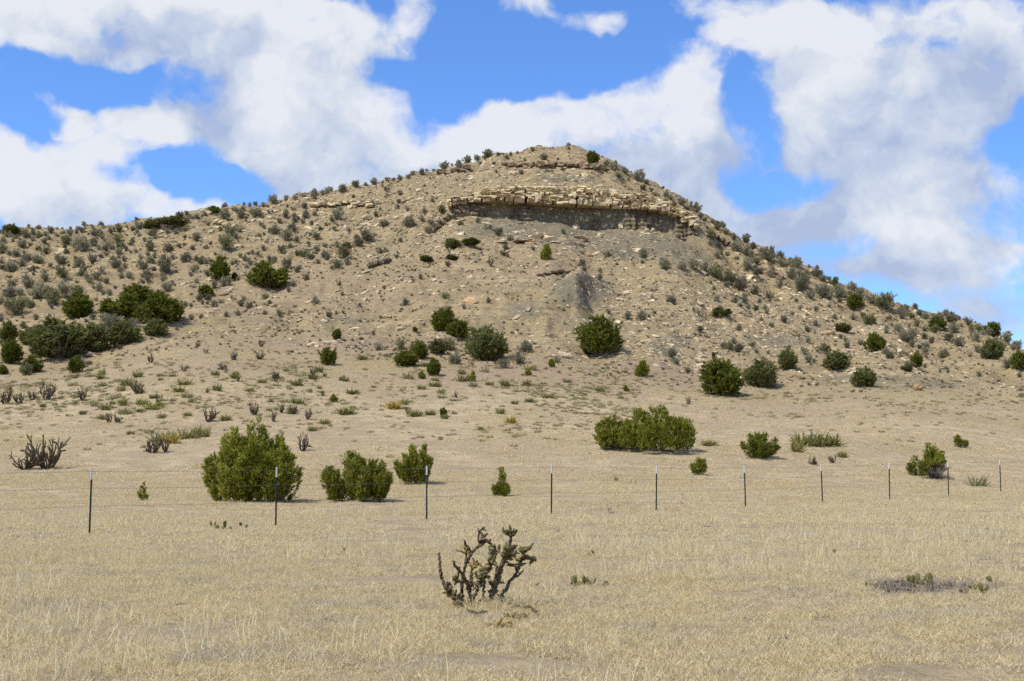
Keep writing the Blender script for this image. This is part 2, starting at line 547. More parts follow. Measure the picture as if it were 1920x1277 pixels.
Y_TOE = depth([(-3000, 120), (0, 112), (600, 114), (1000, 111), (1500, 109), (1920, 110), (4000, 112)])
V_B = line([(-5000, 830), (-2500, 755), (-1000, 620), (-300, 552), (0, 545), (300, 525), (600, 480), (760, 436), (840, 410), (870, 402), (930, 407), (1000, 416), (1050, 411),
            (1100, 427), (1180, 430), (1260, 435), (1310, 462), (1400, 530), (1600, 622), (1920, 708), (2200, 775), (2600, 825), (3500, 855), (6000, 864)], 0.006)
V_L = line([(-5000, 827), (-2500, 750), (-1000, 610), (-300, 540), (0, 530), (300, 505), (600, 460), (760, 420), (840, 390), (870, 380), (930, 381), (1000, 384), (1050, 388),
            (1100, 389), (1200, 394), (1260, 402), (1310, 436), (1400, 510), (1600, 605), (1920, 697), (2200, 771), (2600, 822), (3500, 854), (6000, 864)], 0.006)
V_T = line([(-5000, 822), (-2500, 740), (-1000, 590), (-300, 515), (0, 505), (300, 475), (600, 428), (760, 392), (820, 378), (860, 371), (900, 357), (960, 351), (1000, 351),
            (1100, 353), (1180, 362), (1240, 380), (1300, 412), (1400, 484), (1600, 583), (1920, 684), (2200, 767), (2600, 820), (3500, 853), (6000, 863)], 0.006)
Y_B = depth([(-3000, 175), (0, 151), (600, 165), (830, 175), (900, 178), (1250, 178), (1330, 172), (1600, 152), (1920, 126), (2300, 122), (4000, 122)], 0.012)
GAP = depth([(-3000, 26), (0, 13), (600, 11), (800, 7), (860, 2.2), (1270, 2.2), (1330, 7), (1600, 12), (1920, 13), (4000, 8)], 0.008)
Y_L = Y_B + GAP * 0.30
Y_T = Y_B + GAP
sh = np.clip(U / 0.34, 0, 1.3)
sh = sh * sh * 9.0


def ptz(y, v):
    return CAMZ + v * y


def pchip(xk, yk, xq):
    """monotone cubic, vectorised over columns: xk,yk (K,N), xq (R,N) ascending"""
    hk = np.diff(xk, axis=0)
    dk = np.diff(yk, axis=0) / hk
    mk = np.zeros_like(yk)
    w1, w2 = 2 * hk[1:] + hk[:-1], hk[1:] + 2 * hk[:-1]
    same = dk[1:] * dk[:-1] > 0
    with np.errstate(divide='ignore', invalid='ignore'):
        hm = (w1 + w2) / (w1 / dk[:-1] + w2 / dk[1:])
    mk[1:-1] = np.where(same, hm, 0)
    mk[0], mk[-1] = dk[0], dk[-1]
    out = np.zeros_like(xq)
    for i in range(len(hk)):
        t = (xq - xk[i]) / hk[i]
        t2, t3 = t * t, t * t * t
        val = (2 * t3 - 3 * t2 + 1) * yk[i] + (t3 - 2 * t2 + t) * hk[i] * mk[i] + (-2 * t3 + 3 * t2) * yk[i + 1] + (t3 - t2) * hk[i] * mk[i + 1]
        out = np.where((t >= -1e-9) & (t <= 1 + 1e-9), val, out)
    return out


one = np.ones(NC)
XK = np.stack([1.5 * one, 20 * one, 42 * one + sh, 58 * one + sh, 72 * one + sh * 0.9, Y_TOE, Y_B])
ZK = np.stack([0 * one, 0 * one, 0.02 * one, 0.40 * one, 1.9 * one, ptz(Y_TOE, V_TOE), ptz(Y_B, V_B)])
s1 = np.geomspace(1.5, 42, 70)[:, None] * one
t = np.linspace(0, 1, 101)[1:, None]
s2 = 42 + (Y_TOE - 42) * t
t = np.linspace(0, 1, 131)[1:, None]
s3 = Y_TOE + (Y_B - Y_TOE) * t
R_TOE = len(s1) + len(s2)
YA = np.concatenate([s1, s2, s3])
ZA = pchip(XK, ZK, YA)
R_B = len(YA) - 1
t = np.linspace(0, 1, 17)[1:, None]
s4 = Y_B + (Y_L - Y_B) * t
z4 = ptz(Y_B, V_B) + (ptz(Y_L, V_L) - ptz(Y_B, V_B)) * t
t = np.linspace(0, 1, 15)[1:, None]
s5 = Y_L + (Y_T - Y_L) * t
z5 = ptz(Y_L, V_L) + (ptz(Y_T, V_T) - ptz(Y_L, V_L)) * t
Z_SKY = ptz(Y_SKY, V_SKY)
XK = np.stack([Y_T, Y_SKY, Y_SKY + 14, Y_SKY + 60, 420 * one])
ZK = np.stack([ptz(Y_T, V_T), Z_SKY, Z_SKY - 1.2, Z_SKY - np.clip(Z_SKY * .45, 2, 22), 0 * one - 1])
t = np.linspace(0, 1, 81)[1:, None]
s6 = Y_T + (Y_SKY - Y_T) * t
R_T = R_B + len(s4) + len(s5)
R_SKY = R_T + len(s6)
s7 = Y_SKY + (420 - Y_SKY) * (np.linspace(0, 1, 26)[1:, None] ** 1.8)
s67 = np.concatenate([s6, s7])
z67 = pchip(XK, ZK, s67)
YY = np.concatenate([YA, s4, s5, s67])
ZZ = np.concatenate([ZA, z4, z5, z67])
NR = len(YY)
XX = YY * U[None, :]
rowi = np.arange(NR)[:, None] * np.ones((1, NC))
hillw = np.clip((YY - Y_TOE * 0.95) / 22.0, 0, 1)
hillw = hillw * hillw * (3 - 2 * hillw)
cliffw = np.exp(-((U - (1070 - 960) / F) / 0.085) ** 4)[None, :] * np.exp(-((rowi - (R_B + 15)) / 26.0) ** 2)
calm = 1 - 0.75 * cliffw
# relief: hollows, rills running down the slope, rubble
warpx = XX + 3 * fbm(XX / 9, YY / 9, 3, 3)
ZZ = ZZ + hillw * calm * (0.75 * fbm(XX / 11, YY / 13, 11, 3) + 0.80 * fbm(warpx / 2.8, YY / 11, 21, 3) + 0.22 * fbm(XX / 1.7, YY / 1.7, 31, 3) + .10 * fbm(XX / .55, YY / .55, 33, 2))
ZZ = ZZ + (1 - hillw) * (0.10 * fbm(XX / 7, YY / 7, 41, 3) + 0.035 * fbm(XX / 0.9, YY / 0.9, 51, 3)) * np.clip(YY / 12, 0.1, 1)
# narrow benches where harder beds crop out
bed = np.sin(ZZ * 1.9 + 1.2 * fbm(XX / 14, YY / 14, 61, 2) * 3)
ZZ = ZZ + hillw * calm * 0.16 * bed * np.clip(fbm(XX / 16, YY / 16, 71, 2) + 0.2, 0, 1) * 1.5


def project(X, Y, Z):
    dz = Z - CAMZ
    fw = Y * math.cos(PITCH) + dz * math.sin(PITCH)
    up = -Y * math.sin(PITCH) + dz * math.cos(PITCH)
    return W0 / 2 + F * X / fw, H0 / 2 - F * up / fw


PX, PY = project(XX, YY, ZZ)


def ell(cx, cy, rx, ry):
    return np.exp(-(((PX - cx) / rx) ** 2 + ((PY - cy) / ry) ** 2) * 1.2)


# two small shale knolls on the lower slope, a gully on the left, a cut on the right flank
ZZ = ZZ + 2.6 * ell(1085, 556, 46, 24) * (rowi < R_B) + 0.9 * ell(1000, 585, 36, 18) * (rowi < R_B)
ZZ = ZZ - 1.3 * np.exp(-((PX - (1330 + (PY - 440) * 1.05)) / 30) ** 2) * ell(1400, 500, 110, 60)
ZZ = ZZ - 0.8 * np.exp(-((PX - (860 - (PY - 380) * 1.0)) / 16) ** 2) * ell(810, 425, 60, 45)
PX, PY = project(XX, YY, ZZ)
VROW = (ZZ - CAMZ) / YY

shale = np.zeros_like(PX)
for a in [(960, 432, 130, 22, .8), (1080, 445, 170, 26, .9), (1200, 460, 140, 36, 1.0), (1290, 490, 70, 40, .7), (1090, 546, 66, 36, 1.25), (985, 582, 50, 22, .9),
          (1060, 335, 75, 9, 1.1), (1270, 640, 36, 18, .9), (1245, 655, 40, 22, .9), (1460, 640, 80, 20, .8), (1620, 712, 130, 17, .8), (1740, 722, 140, 16, .7),
          (650, 600, 110, 16, .6), (1120, 600, 140, 40, .5), (1180, 690, 140, 16, .35), (1380, 655, 60, 14, .5), (1100, 412, 230, 26, 1.2)]:
    shale = np.maximum(shale, a[4] * ell(*a[:4]))
shale = np.where(rowi > R_SKY + 3, 0, shale)
pink = np.maximum.reduce([.8 * ell(620, 650, 260, 22), 1.0 * ell(1000, 705, 460, 30), .7 * ell(420, 690, 300, 22), .5 * ell(1500, 770, 200, 20), .5 * ell(300, 800, 240, 10), .5 * ell(640, 540, 220, 60), .4 * ell(1000, 510, 200, 30)])
plainw = 1 - np.clip((YY - (Y_TOE - 16)) / 30.0 + 0.25 * fbm(XX / 6, YY / 6, 81, 3), 0, 1)

Vt = np.stack([XX, YY, ZZ], -1).reshape(-1, 3)
i, j = np.meshgrid(np.arange(NR - 1), np.arange(NC - 1), indexing='ij')
q = (i * NC + j).ravel()
me = mesh_np('terrain', Vt, np.stack([q, q + 1, q + NC + 1, q + NC], 1), True)
ca = me.color_attributes.new('zone', 'FLOAT_COLOR', 'POINT')
zc = np.stack([shale, plainw, pink, np.ones_like(pink)], -1).reshape(-1).astype(np.float32)
ca.data.foreach_set('color', zc)
terrain = tag(obj('terrain', me, M['terrain']), 'dry rangeland rising to a steep bare hill with shale slopes', 'terrain', kind='structure')

NX = np.gradient(ZZ, axis=1) / np.gradient(XX, axis=1)     # rough slopes for aligning things
NY = np.gradient(ZZ, axis=0) / np.maximum(np.abs(np.gradient(YY, axis=0)), 1e-3)
NRM = unit(np.stack([-NX + U[None, :] * 0, -NY, np.ones_like(NX)], -1))

bm = bmesh.new()
bmesh.ops.create_grid(bm, x_segments=24, y_segments=24, size=9000)
me = bpy.data.meshes.new('ground')
bm.to_mesh(me)
bm.free()
ground = tag(obj('ground', me, M['terrain'], loc=(0, 0, -1.6)), 'flat dry grassland reaching the horizon', 'ground', kind='structure')
bm = bmesh.new()
bmesh.ops.create_grid(bm, x_segments=8, y_segments=8, size=1)
for v in bm.verts:
    v.co.x *= 60
    v.co.y = v.co.y * 25 - 23.2
me = bpy.data.meshes.new('roadside')
bm.to_mesh(me)
bm.free()
tag(obj('roadside', me, M['terrain'], loc=(0, 0, -0.01)), 'flat dry grassland behind the camera', 'ground', kind='structure')
for o in ('ground', 'roadside'):
    d = bpy.data.objects[o].data
    c = d.color_attributes.new('zone', 'FLOAT_COLOR', 'POINT')
    c.data.foreach_set('color', np.tile(np.array([0, 1, 0, 1], np.float32), len(d.vertices)))


def at(px, py):
    """where the line of sight through a photo pixel first meets the terrain -> (point, normal)"""
    u, v = ray(px, py)
    u, v = float(u), float(v)
    jf = np.interp(u, U, np.arange(NC))
    j = int(min(max(round(jf), 0), NC - 1))
    col = VROW[:R_SKY + 4, j]
    idx = np.nonzero(col[40:] >= v)[0]
    if len(idx) == 0:
        r = int(np.argmax(col))
        return Vector((u * YY[r, j], YY[r, j], ZZ[r, j])), Vector(NRM[r, j])
    r = idx[0] + 40
    a = (v - col[r - 1]) / max(col[r] - col[r - 1], 1e-9)
    a = min(max(a, 0), 1)
    y = YY[r - 1, j] * (1 - a) + YY[r, j] * a
    z = ZZ[r - 1, j] * (1 - a) + ZZ[r, j] * a
    return Vector((u * y, y, z)), Vector(NRM[r, j])


def height(x, y):
    j = int(np.interp(x / y, U, np.arange(NC)) + 0.5)
    return float(np.interp(y, YY[:R_B, j], ZZ[:R_B, j]))


def scatter(n, r0, r1, u0, u1, dens, seed):
    """random points on the terrain rows r0..r1; dens(px,py,X,Y) gives the chance to keep one"""
    r = np.random.default_rng(seed)
    rows = np.arange(r0, r1)
    jj = np.nonzero((U > u0) & (U < u1))[0]
    sub = np.ix_(rows, jj)
    area = np.abs(np.gradient(XX[sub], axis=1)) * np.abs(np.gradient(YY[sub], axis=0)) / NRM[sub][..., 2]
    w = area * dens(PX[sub], PY[sub], XX[sub], YY[sub])
    w = w.ravel() / w.sum()
    pick = r.choice(w.size, n, p=w)
    ri, ji = rows[pick // len(jj)], jj[pick % len(jj)]
    fr, fj = r.random(n), r.random(n)
    ri2, ji2 = np.minimum(ri + 1, NR - 1), np.minimum(ji + 1, NC - 1)
    def bil(A):
        return (A[ri, ji] * (1 - fr) + A[ri2, ji] * fr) * (1 - fj) + (A[ri, ji2] * (1 - fr) + A[ri2, ji2] * fr) * fj
    return np.stack([bil(XX), bil(YY), bil(ZZ)], 1), NRM[ri, ji], PX[ri, ji], PY[ri, ji]


# ------------------------------------------------------------------ stuff: instanced through geometry nodes
def instancer(name, label, cat, pts, nrm, meshes, mats, scale, seed, align=1.0, sink=0.0):
    r = np.random.default_rng(seed)
    n = len(pts)
    src = bpy.data.collections.new(name + '_pieces')
    for i, me in enumerate(meshes):
        if not me.materials:
            for mm in (mats if isinstance(mats, (list, tuple)) else [mats]):
                me.materials.append(mm)
        src.objects.link(bpy.data.objects.new('%s_piece_%02d' % (name, i), me))
    me = bpy.data.meshes.new(name)
    me.vertices.add(n)
    P = np.array(pts, np.float32)
    P[:, 2] -= sink * scale
    me.vertices.foreach_set('co', P.ravel())
    rot = np.zeros((n, 3), np.float32)
    up = Vector((0, 0, 1))
    spin = r.random(n) * 2 * math.pi
    for i in range(n):
        nv = up.lerp(Vector(nrm[i]), align)
        q = nv.to_track_quat('Z', 'Y').to_matrix() @ Matrix.Rotation(spin[i], 3, 'Z')
        rot[i] = q.to_euler()
    a = me.attributes.new('rot', 'FLOAT_VECTOR', 'POINT')
    a.data.foreach_set('vector', rot.ravel())
    a = me.attributes.new('scl', 'FLOAT', 'POINT')
    a.data.foreach_set('value', np.asarray(scale * np.ones(n), np.float32))
    a = me.attributes.new('pick', 'INT', 'POINT')
    a.data.foreach_set('value', r.integers(0, len(meshes), n).astype(np.int32))
    o = obj(name, me)
    g = bpy.data.node_groups.new(name, 'GeometryNodeTree')
    g.interface.new_socket('Geometry', in_out='INPUT', socket_type='NodeSocketGeometry')
    g.interface.new_socket('Geometry', in_out='OUTPUT', socket_type='NodeSocketGeometry')
    N = g.nodes.new
    gi, go, iop, ci = N('NodeGroupInput'), N('NodeGroupOutput'), N('GeometryNodeInstanceOnPoints'), N('GeometryNodeCollectionInfo')
    ci.inputs['Collection'].default_value = src
    ci.inputs['Separate Children'].default_value = True
    ci.inputs['Reset Children'].default_value = True
    iop.inputs['Pick Instance'].default_value = True
    def na(nm, dt):
        x = N('GeometryNodeInputNamedAttribute')
        x.data_type = dt
        x.inputs['Name'].default_value = nm
        return [s for s in x.outputs if s.enabled and s.name == 'Attribute'][0]
    L = g.links.new
    L(gi.outputs[0], iop.inputs['Points'])
    L(ci.outputs[0], iop.inputs['Instance'])
    L(na('rot', 'FLOAT_VECTOR'), iop.inputs['Rotation'])
    L(na('scl', 'FLOAT'), iop.inputs['Scale'])
    L(na('pick', 'INT'), iop.inputs['Instance Index'])
    L(iop.outputs[0], go.inputs[0])
    o.modifiers.new('scatter', 'NODES').node_group = g
    return tag(o, label, cat, kind='stuff')


def blades(r, n, rad, l0, l1, wid, lean=0.5, curve=0.4, tone0=0.0, tone1=1.0):
    """bent grass blades: two triangles each"""
    s = Soup()
    a, d = r.random(n) * 2 * np.pi, np.sqrt(r.random(n)) * rad
    base = np.stack([np.cos(a) * d, np.sin(a) * d, np.full(n, -0.01)], 1)
    L = l0 + (l1 - l0) * r.random(n) ** 2
    dirv = unit(np.stack([r.normal(0, lean, n), r.normal(0, lean, n), np.ones(n)], 1))
    out = unit(np.stack([r.normal(0, 1, n), r.normal(0, 1, n), np.zeros(n) - 0.2], 1))
    mid = base + dirv * (L * .55)[:, None]
    tip = mid + unit(dirv + out * curve) * (L * .45)[:, None]
    sd = unit(np.cross(dirv, r.normal(0, 1, (n, 3)))) * wid * (0.7 + .6 * r.random(n))[:, None]
    tn = tone0 + (tone1 - tone0) * r.random(n)
    s.tris(np.stack([base - sd, base + sd, mid + sd * .6], 1), tn)
    s.tris(np.stack([base - sd, mid + sd * .6, mid - sd * .6], 1), tn)
    s.tris(np.stack([mid - sd * .6, mid + sd * .6, tip], 1), tn)
    return s


def patch(r, n, rad, l0, l1, wid, clumps, ctight=.035, **kw):
    """a patch of short grass made of small clumps"""
    s = Soup()
    for c in range(clumps):
        b = blades(r, max(3, int(n / clumps)), ctight * (0.6 + r.random()), l0, l1 * (.5 + .8 * r.random()), wid, **kw)
        a, d = r.random() * 2 * np.pi, math.sqrt(r.random()) * rad
        off = np.array([math.cos(a) * d, math.sin(a) * d, 0])
        tsh = r.normal(0, .16)
        for V, T, Mi in zip(b.V, b.T, b.M):
            s.V.append(V + off)
            s.T.append(np.clip(T + tsh, 0, 1))
            s.M.append(Mi)
    return s


BASE = at(905, 1140)[0]


def clear_base(X, Y):
    return 1 - .85 * np.exp(-(((X - BASE.x) / .55) ** 2 + ((Y - BASE.y + .25) / .5) ** 2) ** 2)


r = np.random.default_rng(101)
near = [patch(r, 760, .36, .03, .115, .0026, 60, .035, lean=.95, curve=.8).mesh('grass_patch') for _ in range(7)]
midp = [patch(r, 620, .62, .03, .12, .0048, 62, .05, lean=.95, curve=.8).mesh('grass_patch_mid') for _ in range(6)]
farp = [patch(r, 340, .98, .04, .13, .0095, 46, .09, lean=1.2, curve=.7).mesh('grass_patch_far') for _ in range(5)]
stalk = [blades(r, 14, .16, .12, .36, .0042, lean=.25, curve=.35, tone0=.45).mesh('stalks') for _ in range(6)]
stalkm = [blades(r, 24, .40, .10, .34, .005, lean=.28, curve=.35, tone0=.35).mesh('stalks_mid') for _ in range(4)]
p, nn, _, _ = scatter(3300, 20, 63, -.5, .5, lambda a, b, X, Y: ((Y > 7.5) & (Y < 27)) * (1.0 + 2.6 * fbm(X / 1.5, Y / 1.5, 5, 3)).clip(.04, 2.4) * clear_base(X, Y), 1)
instancer('short_grass', 'short straw coloured grass matted over the near ground', 'grass', p, nn, near, M['grass'], .7 + .6 * rng.random(len(p)), 11)
p, nn, _, _ = scatter(5000, 55, R_TOE, -.48, .48, lambda a, b, X, Y: ((Y >= 24) & (Y < 66)) * (1.0 + 2.4 * fbm(X / 2.4, Y / 2.4, 6, 3)).clip(.04, 2.4), 2)
instancer('pasture_grass', 'straw coloured pasture grass on both sides of the fence', 'grass', p, nn, midp, M['grass'], .7 + .6 * rng.random(len(p)), 12)
p, nn, _, _ = scatter(4200, 80, R_TOE + 30, -.46, .46, lambda a, b, X, Y: (Y >= 62) * (b > 655) * (1.0 + 1.6 * fbm(X / 5, Y / 5, 7, 3)).clip(.03, 2), 3)
instancer('slope_grass', 'sparse dry grass on the rising ground below the hill', 'grass', p, nn, farp, M['grass'], .6 + .6 * rng.random(len(p)), 13)
p, nn, _, _ = scatter(1100, 20, 75, -.48, .48, lambda a, b, X, Y: ((Y > 8) & (Y < 36)) * (fbm(X / 3.2, Y / 3.2, 8, 3) + .02).clip(0, 1) ** 1.3 + 1e-9, 4)
instancer('grass_stalks', 'tall pale grass stalks standing above the short grass', 'grass', p, nn, stalk, M['grass'], .6 + .7 * rng.random(len(p)), 14)
p, nn, _, _ = scatter(1300, 60, R_TOE, -.46, .46, lambda a, b, X, Y: ((Y > 30) & (Y < 75)) * (fbm(X / 4, Y / 4, 9, 3) + .05).clip(0, 1) ** 1.2 + 1e-9, 5)
instancer('fence_line_stalks', 'tall dry grass stalks along and beyond the fence', 'grass', p, nn, stalkm, M['grass'], .5 + .7 * rng.random(len(p)), 15)


r = np.random.default_rng(88)
LIT = []
for q in range(6):
    s_ = Soup()
    for _ in range(5 + q):
        c = np.array([r.normal(0, .05), r.normal(0, .05), .012])
        d = unit(np.array([r.normal(0, 1), r.normal(0, 1), r.normal(.15, .25)])) * r.uniform(.03, .11)
        V, Fc = tube([c - d, c + r.normal(0, .008, 3), c + d], np.array([1, 1, .6]) * r.uniform(.004, .012), 4)
        s_.indexed(V, Fc, float(r.random()))
    LIT.append(s_.mesh('litter'))
p, nn, _, _ = scatter(500, 20, R_TOE, -.46, .46, lambda a, b, X, Y: (Y > 8) * np.clip(30 / Y, .3, 2) * (.1 + (fbm(X / 3, Y / 3, 99, 3)).clip(0, 1)), 46)
lm_ = leaf_mat('litter', [(0, rgb(.05, .042, .035)), (.6, rgb(.14, .115, .09)), (1, rgb(.26, .22, .18))], 0, 0)
instancer('ground_litter', 'dark twigs and dead plant scraps lying in the grass', 'litter', p, nn, LIT, lm_, rng.uniform(.3, .85, len(p)), 37)


# ------------------------------------------------------------------ rocks
def rock_mesh(seed, sx, sy, sz, sub=1, boxy=.5, jit=.16):
    r = np.random.default_rng(seed)
    bm = bmesh.new()
    if boxy > .5:
        bmesh.ops.create_cube(bm, size=2)
        bmesh.ops.subdivide_edges(bm, edges=bm.edges[:], cuts=sub, use_grid_fill=True)
        for v in bm.verts:
            v.co += Vector(r.normal(0, jit, 3))
            if abs(v.co.x) + abs(v.co.y) + abs(v.co.z) > 2.35:
                v.co *= .97 if boxy > .92 else .90
    else:
        bmesh.ops.create_icosphere(bm, subdivisions=sub + 1, radius=1)
        for v in bm.verts:
            v.co *= 1 + r.normal(0, jit)
            v.co.z = max(v.co.z, -.75)
    bmesh.ops.triangulate(bm, faces=bm.faces[:])
    for v in bm.verts:
        v.co = Vector((v.co.x * sx, v.co.y * sy, v.co.z * sz))
    me = bpy.data.meshes.new('rock')
    bm.to_mesh(me)
    bm.free()
    return me


stones = [rock_mesh(200 + i, .5, .42, [.3, .16, .24, .12][i % 4], 1, .9 if i % 3 else .2, .2) for i in range(8)]


def rubble(a, b, X, Y):
    d = .35 + .9 * (fbm(X / 5, Y / 5, 91, 3) + .25).clip(0, 1)
    for c in [(700, 370, 300, 50, 1.6), (500, 420, 260, 40, 1.2), (1000, 320, 130, 25, 1.6), (1300, 590, 200, 60, 1.8), (1500, 600, 180, 60, 1.8), (1040, 470, 140, 25, 1.2),
              (1230, 400, 80, 40, 1.8), (1650, 640, 120, 50, 1.0), (900, 330, 120, 30, 1.2), (1180, 640, 100, 30, 1.2)]:
        d = d + c[4] * np.exp(-((a - c[0]) / c[2]) ** 2 - ((b - c[1]) / c[3]) ** 2)
    return d


p, nn, _, _ = scatter(34000, R_TOE + 12, R_SKY + 2, -.43, .43, rubble, 21)
sz = np.clip(rng.lognormal(-1.8, .68, len(p)), .05, 1.1)
instancer('stone_rubble', 'loose pale stones strewn over the hill slopes', 'rubble', p, nn, stones, M['stone'], sz, 31, .8, .05)

# dry bunch grass and tiny plants that speckle the hill
r = np.random.default_rng(55)
tufts = [blades(r, 46, .10, .12, .34, .022, lean=.6, curve=.4, tone0=0, tone1=.8).mesh('hill_tuft') for _ in range(5)]
p, nn, _, _ = scatter(9000, R_TOE, R_SKY + 2, -.43, .43, lambda a, b, X, Y: (.25 + (fbm(X / 7, Y / 7, 95, 3) + .2).clip(0, 1)) * np.where((a > 870) & (a < 1300) & (b > 395) & (b < 470), .15, 1), 22)
hm = leaf_mat('hill_tuft', [(0, rgb(.10, .085, .055)), (.5, rgb(.20, .17, .10)), (1, rgb(.36, .29, .17))], .1, 0)
instancer('bunch_grass', 'small dry bunch grass speckling the hill slopes', 'grass', p, nn, tufts, hm, .25 + .9 * rng.random(len(p)) ** 2, 32, .3)


# ------------------------------------------------------------------ sandstone cliff
def colx(px, V, Y):
    u = (px - 960) / F / (math.cos(PITCH))
    v = float(np.interp(u, U, V))
    b = (v * math.cos(PITCH) - math.sin(PITCH)) / (math.cos(PITCH) + v * math.sin(PITCH))
    u = (px - 960) / F / (math.cos(PITCH) - b * math.sin(PITCH))
    v, y = float(np.interp(u, U, V)), float(np.interp(u, U, Y))
    return Vector((u * y, y, CAMZ + v * y))


cliff = tag(obj('sandstone_cliff', None, loc=colx(1075, V_B, Y_B)), 'banded cliff of buff sandstone blocks over shade-darkened shale below the summit', 'cliff')
CL = cliff.location.copy()
block_me = [rock_mesh(300 + i, .5, .5, .5, 1, .95, .10) for i in range(12)]
lump_me = [rock_mesh(330 + i, .5, .5, .5, 2, .9, .13) for i in range(8)]
for me_ in block_me:
    me_.materials.append(M['sandstone'])
M['butt'] = rough_mat('recess_shade_mudstone', rgb(.105, .086, .06), rgb(.27, .215, .14), 1.6, 0.9, 0.3)  # mudstone darkened so its colour carries the shade under the overhang
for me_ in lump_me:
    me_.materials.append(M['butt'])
mud_block = []
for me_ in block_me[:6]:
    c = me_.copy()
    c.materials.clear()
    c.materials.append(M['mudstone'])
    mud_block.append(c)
R = random.Random(5)
MPP = 178.0 / F


def piece(name, me, c, sx, sy, sz, parent, rz=0, rx=0, ry=0):
    o = bpy.data.objects.new(name, me)
    COL.objects.link(o)
    o.parent = parent
    o.location = c - parent.location
    o.scale = (sx, sy, sz)
    o.rotation_euler = (rx, ry, rz)
    return o


px0 = 842.0
while px0 < 1286:                      # the cap rock stands in jointed piers, each with its own bedding
    pier = R.uniform(14, 46)
    proud = R.uniform(-.55, .40)
    n_ = R.choice([4, 5, 5, 6])
    cuts = sorted(R.uniform(.08, .92) for _ in range(n_ - 1))
    cuts = [0] + [0.5 * c_ + 0.5 * (q_ + 1) / n_ for q_, c_ in enumerate(cuts)] + [1.0]
    for q_ in range(n_):
        px = px0 + R.uniform(-1.5, 1.5)
        end = px0 + pier
        while px < end - 3:
            wpx = min(R.choice([16, 24, 34] if q_ == n_ - 1 else [6, 8, 10, 13, 17, 24]) * R.uniform(.85, 1.15), end - px + R.uniform(-1, 1))
            if end - px - wpx < 5:
                wpx = end - px
            cx = px + wpx / 2
            lo, hi = colx(cx, V_L, Y_L), colx(cx, V_T, Y_T)
            hh = (hi.z - lo.z) * R.uniform(.97, 1.05)
            h = hh * (cuts[q_ + 1] - cuts[q_])
            top = q_ == n_ - 1
            if top:
                h *= .6
            if hh > .4 and not (top and R.random() < .3):
                dpt = 3.4
                front = proud + R.uniform(-.14, .14) + .16 * q_ + (.7 if top else 0) + (.5 if R.random() < .08 else 0)
                wob = 0.40 * math.sin(cx * .045) + .30 * math.sin(cx * .021 + 2)
                c = Vector((lo.x, lo.y - 1.75 + front + wob + dpt / 2, lo.z + hh * (cuts[q_] + cuts[q_ + 1]) / 2 - .05 - (.2 * h if top else 0)))
                piece('block', R.choice(block_me), c, wpx * MPP * R.uniform(.97, 1.04), dpt, h * (1.0 if q_ == 0 else R.uniform(.98, 1.1)), cliff, R.uniform(-.10, .10), R.uniform(-.04, .04), R.uniform(-.05, .05))
            px += wpx + R.uniform(-.6, .7)
    px0 += pier + R.uniform(-.5, 2.0)
# lower beds, shade deepened in the rock colour: ledges and rounded buttresses
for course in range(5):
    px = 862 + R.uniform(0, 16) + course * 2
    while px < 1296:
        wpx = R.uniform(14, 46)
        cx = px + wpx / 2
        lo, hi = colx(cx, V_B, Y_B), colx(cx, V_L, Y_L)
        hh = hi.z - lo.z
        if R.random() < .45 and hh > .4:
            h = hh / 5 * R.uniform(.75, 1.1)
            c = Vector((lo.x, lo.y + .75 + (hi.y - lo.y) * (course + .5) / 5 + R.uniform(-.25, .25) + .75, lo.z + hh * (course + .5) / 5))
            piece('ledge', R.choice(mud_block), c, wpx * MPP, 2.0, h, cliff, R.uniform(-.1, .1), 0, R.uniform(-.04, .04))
        px += wpx * R.uniform(.95, 1.3)
# the recessed shale face with its noses and thin beds: one weathered surface, coloured darker for shade
nc_, nr_ = 300, 22
pxs = np.linspace(850, 1304, nc_)
FV = np.zeros((nr_, nc_, 3))
tt_ = np.linspace(0, 1, nr_)
bw = fbm(pxs / 26, pxs * 0 + 3.3, 401, 3)
bw2 = fbm(pxs / 7, pxs * 0 + 9.1, 402, 3)
for c_ in range(nc_):
    lo, hi = colx(pxs[c_], V_B, Y_B), colx(pxs[c_], V_L, Y_L)
    fade = min(1, (pxs[c_] - 850) / 30, (1304 - pxs[c_]) / 30)
    nose = max(0, bw[c_] + .12) * 2.6 * fade
    for r_ in range(nr_):
        t_ = tt_[r_]
        z_ = lo.z - .35 + (hi.z - lo.z + .55) * t_
        bench = (math.modf(z_ * 1.7 + .25 * bw[c_])[0]) * .38
        y_ = lo.y + .75 - nose * (1 - t_) ** .6 - .35 * bw2[c_] * (1 - .5 * t_) + bench - .15 * fade
        y_ += .30 * float(fbm(np.array(pxs[c_] / 5), np.array(z_ * 2.2), 403, 3))
        FV[r_, c_] = (lo.x, y_, z_)
FV = FV.reshape(-1, 3) - np.array(cliff.location)
i, j = np.meshgrid(np.arange(nr_ - 1), np.arange(nc_ - 1), indexing='ij')
q = (i * nc_ + j).ravel()
obj('shale_face', mesh_np('shale_face', FV, np.stack([q, q + 1, q + nc_ + 1, q + nc_], 1), False), M['butt'], cliff)


